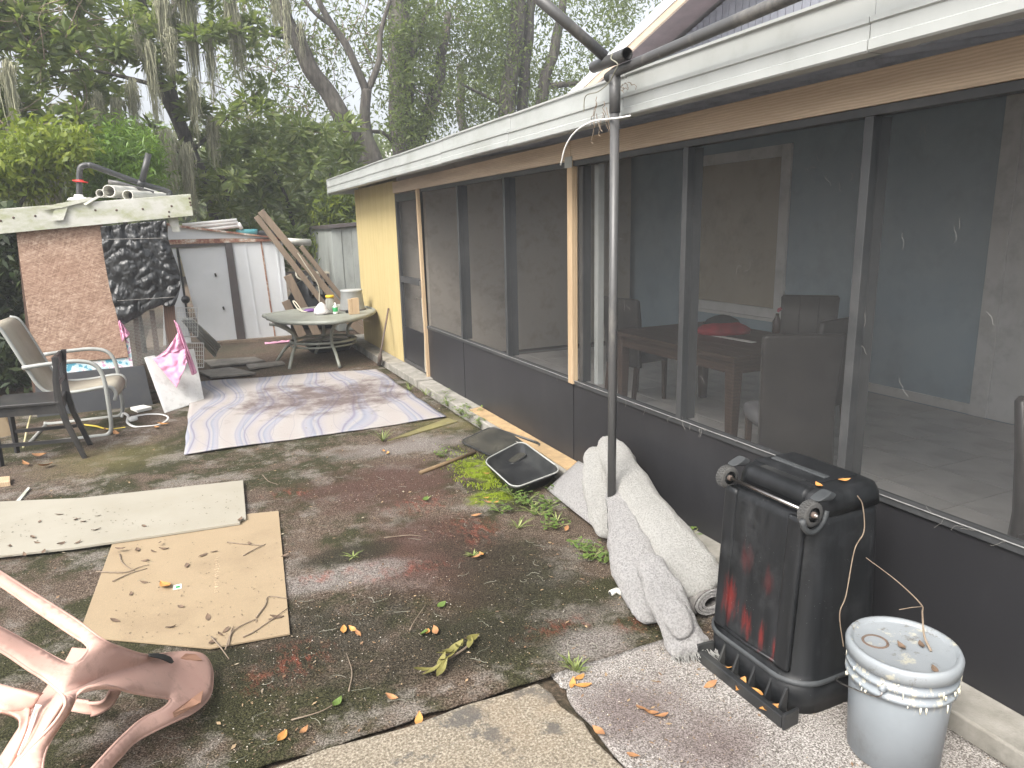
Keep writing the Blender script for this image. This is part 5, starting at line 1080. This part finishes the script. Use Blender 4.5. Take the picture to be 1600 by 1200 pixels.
def tree(name, label, limbs, crown, cat='tree', group=None, bark=K['bark']):
    base = Vector(limbs[0][0][0]) if limbs else Vector((0,0,0))
    t = thing(name, label, cat, Vector((base.x, base.y, 0)), group)
    for i, lb in enumerate(limbs):
        pts = catmull([p for p, r in lb], 5); k = len(pts); rs = np.interp(np.linspace(0, len(lb)-1, k), range(len(lb)), [r for p, r in lb])
        pts = [p + Vector((nz(p,1.5,1), nz(p,1.5,2), 0))*.10 for p in pts]
        MB().tube(pts, [float(q) for q in rs], 12).build('trunk' if i == 0 else 'limb', bark, t, True)
    for cname, mat, cen, per, spr, ln, wd, ros in crown:
        if len(cen) == 0: continue
        v, n = leaves(cen, per, spr, ln, wd, rosette=ros); o = link(cname, np_mesh(cname, v, n, 4), mat, t)
    return t
def lim(pxs, Y, ground=False):
    out = []
    for x, y, wpx, *dy in pxs:
        p = PY(x, y, Y+(dy[0] if dy else 0)); sc = FPX/((p-CP).dot(Fv)); out.append((p, wpx/2/sc))
    if ground: p, r = out[0]; out = [(Vector((p.x-(out[1][0].x-p.x)*.3, p.y, -.05)), r*1.25)] + out
    return out
def twigs(cen, n, ln=.5, r=.006):
    m = MB()
    for k in range(n):
        p = Vector(cen[random.randrange(len(cen))]); d = Vector((random.gauss(0,1), random.gauss(0,1), random.gauss(0,.8))).normalized(); q = [p]
        for j in range(4): d = (d+Vector((random.gauss(0,.4), random.gauss(0,.4), random.gauss(0,.4)))).normalized(); q.append(q[-1]+d*ln/4)
        m.tube(q, [r*(1-.2*j) for j in range(5)], 4)
    return m
# big mossy broad-leaved tree on the left
c1 = centers_px(330, -160, 430, -60, 330, 12.2, 14.2, keep=lambda x, y: not (x > 330 and 60 < y < 130 and random.random() < .6), hole=-.12, sc=1.6)
c1b = centers_px(130, -160, 130, -60, 250, 10.8, 12, hole=-.05)
tm = tree('broadleaf_tree', 'large broad-leaved tree hung with grey moss behind the hutch', [
    lim([(338,345,24),(328,300,22),(300,235,21),(270,165,20),(248,110,18),(225,40,15),(205,-60,11)], 13.5, True),
    lim([(292,215,13),(275,150,12),(272,90,11),(268,20,9),(262,-70,7)], 13.4), lim([(330,300,9),(300,262,8),(262,220,7),(240,230,5)], 13.2), lim([(345,330,12),(350,290,11),(335,262,10)], 13.6),
    lim([(240,100,9),(180,60,7),(110,20,5),(60,-30,4)], 13.0), lim([(255,140,7),(190,120,6),(120,110,4),(60,130,3)], 12.6), lim([(300,240,6),(360,180,5),(410,140,4)], 13.6)],
    [('crown', K['leaf_mag'], c1, 42, .42, .19, .062, True), ('outer_foliage', K['leaf_mag'], c1b, 40, .40, .18, .06, True)])
o = twigs(c1b, 260, .8, .009).build('twigs', K['twig'], tm); o['kind'] = 'stuff'
# curtains of moss hanging in that tree
def moss(cols, parent, name='hanging_moss'):
    m = []
    for x, y0, y1, wpx, Y, n in cols:
        for k in range(int(n*1.8)):
            xx = x+random.gauss(0, wpx*.4); top = y0+abs(random.gauss(0,1))*18; ln = (y1-y0)*random.uniform(.25,1)*math.exp(-((xx-x)/wpx)**2)
            p = PY(xx, top, Y+random.uniform(-.25,.25)); sc = FPX/((p-CP).dot(Fv)); L = ln/sc; q = 7; a = random.uniform(0, 6.3); wv = random.uniform(.003,.008)
            prev = None; s = Vector((math.cos(a), math.sin(a), 0))
            off = Vector((0,0,0))
            for j in range(q):
                c_ = p + Vector((0,0,-L*j/(q-1))) + off; off += Vector((random.gauss(0,.014), random.gauss(0,.014), 0)); hw = s*wv*(1-.6*j/(q-1))
                if prev is not None: m.append([prev[0], prev[1], c_+hw, c_-hw])
                prev = (c_-hw, c_+hw)
    v = np.array([[tuple(p) for p in f] for f in m]).reshape(-1,3); o = link(name, np_mesh(name, v, len(m), 4), K['moss'], parent); o['kind'] = 'stuff'
moss([(250,-20,110,16,12.6,160),(290,-30,130,20,12.7,220),(265,40,110,12,12.5,120),(232,60,190,10,12.4,130),(212,20,80,8,12.5,80),(358,-30,110,12,12.9,140),(372,20,120,8,12.9,80),(325,40,150,9,12.8,90),(300,120,210,14,12.6,110),(205,120,205,12,12.3,110),(180,150,240,16,12.2,120),(150,140,200,14,12.2,90),(120,190,330,20,11.4,160),(30,190,330,26,10.8,200),(75,250,330,22,10.9,150),(330,180,260,14,12.9,100),(260,200,300,18,12.0,120),(290,220,330,14,12.3,110),(428,-20,60,8,14,60),(10,90,220,14,10.8,90)], tm)
# bright ferny sapling and yellow-green shrub in front of it
cb = centers_px(120, 132, 242, 196, 292, 10.4, 11.3, keep=lambda x, y: y > 196+abs(x-190)*.35)
tree('ferny_sapling', 'bright green ferny sapling rising behind the hutch roof', [lim([(196,330,6),(194,280,5),(190,230,3)], 10.9, True), lim([(195,290,3),(215,250,2),(230,215,1.5)], 10.8)], [('crown', K['leaf_bright'], cb, 70, .24, .13, .018, False)])
cb = centers_px(110, -60, 122, 205, 300, 9.6, 10.4, keep=lambda x, y: (x-20)/120+(y-190)/80 > .35, hole=-.15)
tree('yellow_green_shrub', 'yellow-green leafy shrub at the left behind the hutch', [lim([(30,360,6),(40,300,5),(60,240,3)], 10, True)], [('crown', K['leaf_yellow'], cb, 34, .26, .10, .04, False)], 'shrub')
cb = centers_px(240, -120, 52, 330, 600, 8.6, 9.6)
tree('dark_shrub', 'dark evergreen shrub at the side of the hutch', [lim([(10,640,8),(8,500,6),(15,400,4)], 9, True)], [('crown', K['leaf_dark'], cb, 40, .28, .11, .045, False)], 'shrub')
# loquat-like bushes between the sheds
cb = centers_px(190, 318, 560, 190, 420, 13.2, 14.4, keep=lambda x, y: y > 190+max(0,(430-x))*.25 and not (x > 455 and y > 395), hole=-.2)
tree('loquat_bush', 'green bushy tree with rosette leaves between the two sheds', [lim([(470,440,9),(465,380,8),(450,320,6),(430,260,4)], 13.8, True), lim([(468,390,5),(495,330,4),(520,270,3)], 13.9)], [('crown', K['leaf_loquat'], cb, 24, .36, .24, .06, True)])
cb = centers_px(170, 500, 560, 300, 400, 12.9, 13.6)
tree('yellow_green_bush', 'lighter yellow-green bush against the grey shed', [lim([(530,420,5),(528,360,4),(530,320,3)], 13.3, True)], [('crown', K['leaf_yellow'], cb[::2], 26, .28, .13, .04, False), ('inner_foliage', K['leaf_oak'], cb[1::2], 30, .28, .13, .04, False)], 'shrub')
# oaks behind the porch
OY = 15.2
c3 = centers_px(150, 330, 720, -70, 215, 15.6, 18.5, keep=lambda x, y: not (520 < x < 640 and y > 95 and random.random() < .93), hole=.0, sc=.9)
oak = tree('forked_oak', 'oak with a leaning trunk and a slender forked stem behind the porch roof', [
    lim([(590,300,34),(572,250,31),(545,200,29),(520,158,27),(492,115,26),(470,72,25),(452,40,24),(432,5,22),(405,-60,18)], OY, True),
    lim([(588,300,28),(582,250,24),(577,205,18),(575,165,16),(573,140,16)], OY-.2), lim([(572,142,13),(556,110,12),(538,70,12),(520,40,11),(500,0,9),(478,-50,8)], OY-.2), lim([(574,142,11),(584,110,10),(592,80,9),(600,40,7),(612,-20,5)], OY-.2),
    lim([(550,200,6),(575,205,6),(600,208,6),(615,222,6)], OY+.1), lim([(462,60,9),(430,55,7),(395,50,5)], OY), lim([(520,40,8),(490,20,6),(470,-10,5)], OY+.2)],
    [('crown', K['leaf_oak'], c3, 60, .55, .13, .042, False)])
o = twigs(c3, 260, 1.1, .012).build('twigs', K['twig'], oak); o['kind'] = 'stuff'
moss([(444,-30,60,12,15.2,90),(470,30,90,7,15.2,50),(448,50,75,7,15.2,40)], oak)
c4 = centers_px(140, 590, 800, -70, 215, 15.9, 18.5, keep=lambda x, y: not (600 < x < 625 and y > 80), hole=-.1, sc=.9)
o4 = tree('leafy_oak', 'thick-trunked oak wrapped in leafy shoots beside the forked oak', [
    lim([(640,300,44),(634,240,42),(630,180,40),(626,110,40),(622,40,38),(618,-60,32)], OY+.6, True), lim([(642,245,26),(660,200,24),(678,150,20),(690,90,15),(700,20,10)], OY+.7), lim([(630,120,12),(650,60,10),(672,0,7)], OY+.4)],
    [('crown', K['leaf_oak'], c4, 62, .52, .13, .042, False), ('trunk_shoots', K['leaf_oak'], centers_px(90, 608, 690, -20, 235, OY-.3, OY+.3), 40, .30, .12, .04, False)])
c5 = centers_px(220, 740, 1120, -80, 190, 15.5, 19, hole=-.02, sc=.8)
tree('twin_stem_oak', 'dark oak with several upright stems near the canopy frame joint', [
    lim([(792,260,30),(793,190,28),(797,120,26),(803,60,26),(808,0,24),(812,-70,20)], OY+1.2, True), lim([(815,210,18),(818,150,18),(822,90,17),(830,20,15),(838,-60,12)], OY+1.3), lim([(838,190,20),(850,130,18),(866,70,16),(880,0,12)], OY+1.3), lim([(850,135,10),(885,132,9),(920,130,7)], OY+1.3), lim([(775,160,6),(750,145,5),(720,130,4)], OY+1.1)],
    [('crown', K['leaf_oak'], c5, 60, .58, .14, .045, False)])
c6 = centers_px(150, 690, 1010, 110, 235, 19, 23, keep=lambda x, y: y > 110 or random.random() < .5, hole=-.1, sc=.7)
tree('background_oak', 'paler tree further back behind the porch roof', [lim([(730,260,16),(722,180,14),(715,100,11)], 21, True)], [('crown', K['leaf_yellow'], c6[::4], 50, .6, .15, .05, False), ('crown_green', K['leaf_oak'], np.delete(c6, np.s_[::4], 0), 50, .6, .15, .05, False)])  # clumps split between yellow-green and oak-green leaves
# woodland mass far behind everything
cf_ = centers_px(620, -260, 620, 215, 380, 24, 29, hole=-.25, sc=.45)
v, n = leaves(cf_, 44, 1.0, .30, .12); o = link('far_woodland', np_mesh('far_woodland', v, n, 4), K['leaf_far']); tag(o, 'pale mass of far woodland behind the yard trees', 'woodland', kind='stuff')
cf_ = np.array([(random.uniform(-26, 30), random.uniform(40, 48), random.uniform(0, 5)) for k in range(700)])
v, n = leaves(cf_, 40, 1.6, .5, .2); o = link('far_hedge', np_mesh('far_hedge', v, n, 4), K['leaf_far']); tag(o, 'low pale hedge mass at the far end of the yard', 'hedge', kind='stuff')

# ------------------------------------------------------------------ weeds, dry leaves, litter
def dryleaf_mesh(seed, ln=.09, wd=.038):
    r = random.Random(seed); m = MB(); cu = r.uniform(.15, .8); tw = r.uniform(-.5,.5)
    def f(u, v):
        x = (v-.5)*ln; w_ = wd*math.sin(math.pi*min(max(v,.03),.98)**.85)*(u-.5); z = cu*ln*.30*(v-.5)**2*2 + abs(u-.5)*wd*.7*cu*.5; return Vector((w_*math.cos(tw*v), x, z+w_*math.sin(tw*v)+.002))
    return m.grid(f, 4, 8).mesh('dry_leaf')
LM = {}
for nm in ('deadleaf', 'orangeleaf', 'brownleaf'):
    LM[nm] = []
    for s in range(3):
        me = dryleaf_mesh(s*7+len(nm)); me.materials.append(K[nm]); me.polygons.foreach_set('use_smooth', [True]*len(me.polygons)); LM[nm].append(me)
def put_leaf(p, kind, label, group, s=1., name='dry_leaf'):
    o = link(name, random.choice(LM[kind]), None); o.location = p; o.rotation_euler = (random.uniform(-.25,.25), random.uniform(-.25,.25), random.uniform(0,6.3)); o.scale = (s,s,s); return tag(o, label, 'leaf', group)
for px in ((537,985),(551,983),(560,990),(668,988),(680,985),(745,805),(760,778),(775,785),(762,785),(895,1068),(910,1072),(905,1060),(930,820),(955,760),(760,740),(440,1152),(475,1142),(612,1090),(655,1125),(885,826),(600,705),(606,708),(745,870),(752,866)):
    put_leaf(G(px[0], px[1], .026), 'orangeleaf' if random.random() < .65 else 'deadleaf', ('dry orange-brown leaf among the weeds near the black tub' if 740 <= px[0] < 790 and px[1] < 810 else 'dry leaf by the grass at the corner of the concrete pad' if 880 < px[0] < 915 and px[1] > 1000 else 'dry leaf in the orange cluster on the carpet before the tan hardboard' if 530 < px[0] < 565 else 'dry leaf by the fallen olive sprig' if px[0] in (668,680) else 'dry leaf near the edge of the concrete pad' if px[1] > 1080 else 'dry leaf beside the wispy grass tuft near the rug' if px[1] < 720 else 'dry leaf at the flat grass right of the brown stain' if px[0] < 800 else 'dry leaf on the moss beside the shag rug'), 'dry leaves on the patio carpet', random.uniform(.45,.75))
for px in ((1005,1108),(1018,1114),(1033,1119),(990,1180),(1110,1070),(935,1142)): put_leaf(G(px[0], px[1], .030), 'deadleaf', 'narrow tan dry leaf lying on the pale carpet', 'dry leaves on the pale carpet', random.uniform(.45,.7))
for px in ((62,712),(72,728),(245,668),(255,663),(175,675),(182,678),(165,672),(20,640),(40,725)): put_leaf(G(px[0], px[1], .03), 'orangeleaf' if px[0] > 200 else 'deadleaf', 'dry leaf on the bare ground round the old chairs', 'dry leaves by the chairs', random.uniform(.8,1.4))
for px in ((258,915),): put_leaf(G(px[0], px[1], .034), 'orangeleaf', 'large orange leaf beside the sticker on the tan hardboard', None, 1.15)
for px in ((205,928),(225,910),(283,948),(325,965),(268,980),(180,970),(345,992),(353,985),(332,1003),(227,876),(215,860),(256,858),(240,862),(317,868),(335,862),(292,884),(432,965),(425,968),(390,850),(445,868)): put_leaf(G(px[0], px[1], .030), 'brownleaf', 'small dark withered leaf lying on the tan hardboard', 'withered leaves on the tan hardboard', random.uniform(.35,.65))
for px in ((52,840),(62,815),(92,804),(122,848),(58,848),(68,862),(38,867),(15,853),(95,850),(130,815),(118,812),(225,822),(10,870),(153,806),(150,828),(188,858),(250,848),(375,812)): put_leaf(G(px[0], px[1], .046), 'brownleaf', 'small dark withered leaf lying on the cream board', 'withered leaves on the cream board', random.uniform(.35,.6))
for p in ((1.60,1.80,.045),(1.612,1.76,.045),(1.60,1.66,.045),(1.61,1.60,.05),(1.60,1.52,.045)): put_leaf(Vector(p), 'orangeleaf', 'dry leaf caught in the rim pocket of the upturned bin', 'leaves in the bin rim', .8)
for p in ((1.79,1.56,.777),(1.90,1.555,.777)): put_leaf(Vector(p), 'orangeleaf', 'orange leaf lying on the upturned base of the black bin', 'leaves on the bin base', .5)
for dx, dy in ((-.03,-.12),(.05,-.02),(-.01,.0)): put_leaf(BC+Vector((dx,dy,.354)), 'brownleaf', 'small dark leaf lying on the grey bucket lid', 'leaves on the bucket lid', .45)
def put_twig(pxs, z, r, label, group):
    pts = catmull([G(x, y, z+.004*random.random()) for x, y in pxs], 4); tag(MB().tube(pts, [r*(1-.6*i/len(pts)) for i in range(len(pts))], 5).build('twig', K['twig'], smooth=True), label, 'twig', group)
for pxs in ([(150,893),(195,894),(218,886),(233,882)], [(187,866),(192,880),(210,892)], [(176,908),(205,895),(230,888)], [(355,847),(380,850),(412,852)], [(380,868),(400,857),(415,850)], [(330,995),(345,1012),(358,1030)], [(357,1008),(365,985),(398,968),(400,972)], [(352,1015),(362,985),(365,978)], [(380,995),(400,985),(450,950)], [(400,965),(415,945),(420,932),(450,935)]):
    put_twig(pxs, .031, .0035, 'thin dry twig lying on the tan hardboard', 'twigs on the tan hardboard')
for pxs in ([(600,840),(640,836),(660,838)], [(640,985),(648,970),(665,945)], [(545,1180-100),(550,1050),(541,1020)], [(455,1125),(500,1112),(525,1098)], [(410,742),(420,752),(435,757)]): put_twig(pxs, .024, .003, 'thin dry twig lying on the stained patio carpet', 'twigs on the patio carpet')
# fallen sprig with olive leaves
sg = thing('fallen_sprig', 'fallen sprig of wilted olive-green leaves on the patio carpet', 'sprig', G(695,1030,.02))
MB().tube(catmull([G(662,1052,.03), G(700,1030,.035), G(730,1010,.03), G(745,990,.03)], 4), .004, 6).build('stem', K['twig'], sg, True)
om = dirty('olive_wilted_leaf', (.20,.18,.05), (.14,.13,.035), 14, .6)
for k in range(11):
    c_ = G(lerp(668,738,k/10), lerp(1050,998,k/10), .045); me = dryleaf_mesh(40+k, .085, .028); me.materials.append(om)
    o = link('leaf', me, None, sg); o.location = c_+Vector((random.gauss(0,.012), random.gauss(0,.012), 0)); o.rotation_euler = (random.uniform(-.4,.4), random.uniform(-.4,.4), R_(-60)+random.gauss(0,.5))
def weed(px, n, h, spread, label, group='weeds along the porch', mat=K['leaf_weed'], grassy=False):
    p = G(*px, .012); t = thing('weed', label, 'weed', p, group); v = []
    st = MB()
    for k in range(n):
        a = random.uniform(0, 6.3); tip = p+Vector((math.cos(a)*spread*random.uniform(.3,1), math.sin(a)*spread*random.uniform(.3,1), h*random.uniform(.4,1))); mid = p.lerp(tip,.5)+Vector((0,0,h*.15))
        if grassy:
            s = Vector((-math.sin(a), math.cos(a), 0))*.0035; v += [p-s, p+s, mid+s, mid-s, mid-s, mid+s, tip+s*.1, tip-s*.1]
        else:
            st.tube([p, mid, tip], .0018, 4)
            for j in range(5):
                q = p.lerp(tip, .4+.6*j/4)+Vector((random.gauss(0,.012), random.gauss(0,.012), random.gauss(.008,.008))); b = random.uniform(0,6.3); d = Vector((math.cos(b), math.sin(b), random.uniform(-.2,.5)))*random.uniform(.018,.038); s = d.cross(Vector((0,0,1))).normalized()*d.length*.28
                v += [q, q+d*.5+s, q+d, q+d*.5-s]
    if not grassy: st.build('stems', K['grass'], t)
    link('foliage', np_mesh('foliage', np.array([tuple(q) for q in v]), len(v)//4, 4), K['grass'] if grassy else mat, t)
def where(px): return 'low green weed growing along the kerb beside the marbled rug' if px[1] < 700 else ('low green weed in front of the black tub' if px[0] < 890 else 'low green weed on the moss beside the slumped shag rug')
for px, n, h, s in (((820,790),12,.06,.13),((845,805),11,.06,.12),((800,775),8,.05,.1),((870,825),8,.05,.09),((860,790),8,.05,.09),((780,800),6,.04,.08),((925,875),10,.06,.09),((905,860),8,.05,.08),((945,880),7,.05,.07),((880,770),9,.05,.08),((735,655),14,.09,.12),((720,648),14,.08,.11),((700,635),12,.08,.1),((750,668),10,.07,.09),((688,622),9,.07,.1),((690,715),7,.05,.06)): weed(px, n, h, s, where(px))
GL = {(598,690): 'tallest wispy grass tuft beside the near edge of the marbled rug', (552,870): 'flat grass tuft inside the dark ring stain', (740,868): 'flat dark grass tuft right of the brown stain', (668,780): 'tiny grass sprout on the pinkish stained carpet', (900,1052): 'leafy grass tuft at the broken corner of the concrete pad', (890,1040): 'shorter grass tuft behind the one at the concrete corner'}
def L2(px): return GL.get(px) or ('grass tuft between the kerb and the rug corner' if px[1] < 700 else 'grass tuft among the weeds in front of the black tub')
for px, n, h, s in (((598,690),18,.10,.12),((552,870),16,.025,.09),((740,868),16,.02,.07),((668,780),8,.02,.04),((900,1052),22,.06,.07),((890,1040),12,.05,.06),((640,612),20,.10,.1),((665,618),16,.08,.1),((830,800),14,.06,.12),((810,825),12,.05,.11),((870,815),10,.05,.1)): weed(px, n, h, s, L2(px), 'grass tufts in the carpet', grassy=True)
for px, n, h, s in (((1040,800),14,.10,.08),((1075,850),10,.08,.07)): weed(px, n, h, s, 'weed squeezed between the shag rug and the kick panel', 'weeds behind the rug')
for px in ((527,1098),(690,945),(662,990),(665,780)): 
    p = G(*px, .026); me = dryleaf_mesh(px[0], .05, .03); me.materials.append(K['leaf_weed']); o = link('green_leaf', me, None); o.location = p; o.rotation_euler = (.1,.2,px[0]); tag(o, 'fresh green leaf fallen on the stained patio carpet', 'leaf', 'green leaves on the carpet')
# cushion of bright moss by the tub
mo = []
for k in range(2600):
    x = random.gauss(752, 22); y = 742+(x-752)*.35+random.gauss(0, 13); p = G(x, y, .014); 
    if nz(p, 9) < -.1: continue
    for j in range(2):
        a = random.uniform(0,6.3); d = Vector((math.cos(a)*.006, math.sin(a)*.006, random.uniform(.006,.014))); s = Vector((-math.sin(a), math.cos(a), 0))*.003; mo += [p-s, p+s, p+d+s*.4, p+d-s*.4]
o = link('bright_moss', np_mesh('bright_moss', np.array([tuple(q) for q in mo]), len(mo)//4, 4), leafmat('bright_moss', [(.16,.22,.01), (.24,.31,.015), (.32,.38,.03)], .8, .3)); tag(o, 'bright yellow-green moss cushion beside the black tub', 'moss', kind='stuff')
# fine litter over the ground
def scatter(n, zone, fz):
    out = []
    while len(out) < n:
        x = random.uniform(*zone[0]); y = random.uniform(*zone[1])
        if nz((x,y,0), 1.3, 4)+.3*nz((x,y,0), 5, 5) > random.uniform(-.5,.35): out.append(Vector((x, y, fz(x, y))))
    return out
def cz(x, y): return .022+.008*nz((x,y,0), 1.2)+.003*nz((x,y,0), 6)
v = []
for p in scatter(8500, ((-3,2.05),(2.05,6.2)), cz) + scatter(1100, ((1.06,2.05),(.6,2.0)), lambda x, y: .027) + scatter(3800, ((-2.5,2.0),(5.7,12)), lambda x, y: .03 if y < 8.2 else .03):
    a = random.uniform(0,6.3); L = random.uniform(.003,.011) if random.random() < .93 else random.uniform(.014,.026); d = Vector((math.cos(a), math.sin(a), random.uniform(-.15,.3)))*L; s = Vector((-math.sin(a), math.cos(a), random.uniform(-.3,.3)))*L*random.uniform(.12,.3); v += [p, p+d*.5+s, p+d, p+d*.5-s]
o = link('leaf_litter', np_mesh('leaf_litter', np.array([tuple(q) for q in v]), len(v)//4, 4), K['litter']); tag(o, 'fine brown leaf litter strewn over the whole patio', 'leaf litter', kind='stuff')
v = []
for p in scatter(11000, ((-3,2.0),(2.05,6.2)), cz) + scatter(1500, ((1.06,2.05),(.6,2.0)), lambda x, y: .027):
    a = random.uniform(0,6.3); L = random.uniform(.002,.006); d = Vector((math.cos(a), math.sin(a), .3))*L; s = Vector((-math.sin(a), math.cos(a), 0))*L*.5; v += [p, p+d*.5+s, p+d, p+d*.5-s]
o = link('fine_debris', np_mesh('fine_debris', np.array([tuple(q) for q in v]), len(v)//4, 4), K['flake']); tag(o, 'tiny pale crumbs and debris scattered on the carpets', 'debris', kind='stuff')
m = MB()
for p in scatter(330, ((-2.2,2.05),(2.05,5.6)), lambda x, y: cz(x,y)+.004) + scatter(60, ((-.1,1.95),(5.7,8.0)), lambda x, y: .042):
    a = random.uniform(0,6.3); q = [p]; k = random.uniform(-1.2,1.2)
    for j in range(5): a += k*.5+random.gauss(0,.4); q.append(q[-1]+Vector((math.cos(a), math.sin(a), random.gauss(0,.12)))*.014)
    m.tube(q, .0008, 3)
o = m.build('moss_strands', K['strand']); tag(o, 'curly grey moss strands fallen over patio and rug', 'moss strands', kind='stuff')
v = []
for k in range(170):
    x = random.uniform(0, 376); y = lerp(802, 762, x/380)+random.uniform(4, 50); p = G(x, y, .0455); a = random.uniform(0,6.3); L = random.uniform(.003,.014); d = Vector((math.cos(a), math.sin(a), .1))*L; s = Vector((-math.sin(a), math.cos(a), 0))*L*.3; v += [p, p+d*.5+s, p+d, p+d*.5-s]
for k in range(220):
    x = random.uniform(180, 440); y = random.uniform(840, 1000); p = G(x, y, .0295); a = random.uniform(0,6.3); L = random.uniform(.002,.012); d = Vector((math.cos(a), math.sin(a), .1))*L; s = Vector((-math.sin(a), math.cos(a), 0))*L*.3; v += [p, p+d*.5+s, p+d, p+d*.5-s]
o = link('board_crumbs', np_mesh('board_crumbs', np.array([tuple(q) for q in v]), len(v)//4, 4), islands('dark_crumb', [(.08,.06,.04), (.16,.12,.08), (.05,.04,.03)])); tag(o, 'tiny dark crumbs sprinkled over the two boards', 'crumbs', kind='stuff')

# ------------------------------------------------------------------ haze: thin volume added to lighten the trees, in place of lens glare
hm = bpy.data.materials.new('haze'); hm.use_nodes = True; hn = hm.node_tree; hn.nodes.remove(hn.nodes['Principled BSDF'])
pv = hn.nodes.new('ShaderNodeVolumePrincipled'); pv.inputs['Color'].default_value = (.93,.96,1,1); pv.inputs['Density'].default_value = .005; pv.inputs['Anisotropy'].default_value = .2
hn.links.new(pv.outputs[0], hn.nodes['Material Output'].inputs['Volume'])
o = MB().box((-60,-60,-1), (60,60,13)).build('haze', hm); tag(o, 'thin pale haze added over the whole yard to lighten the trees', 'haze', kind='stuff')
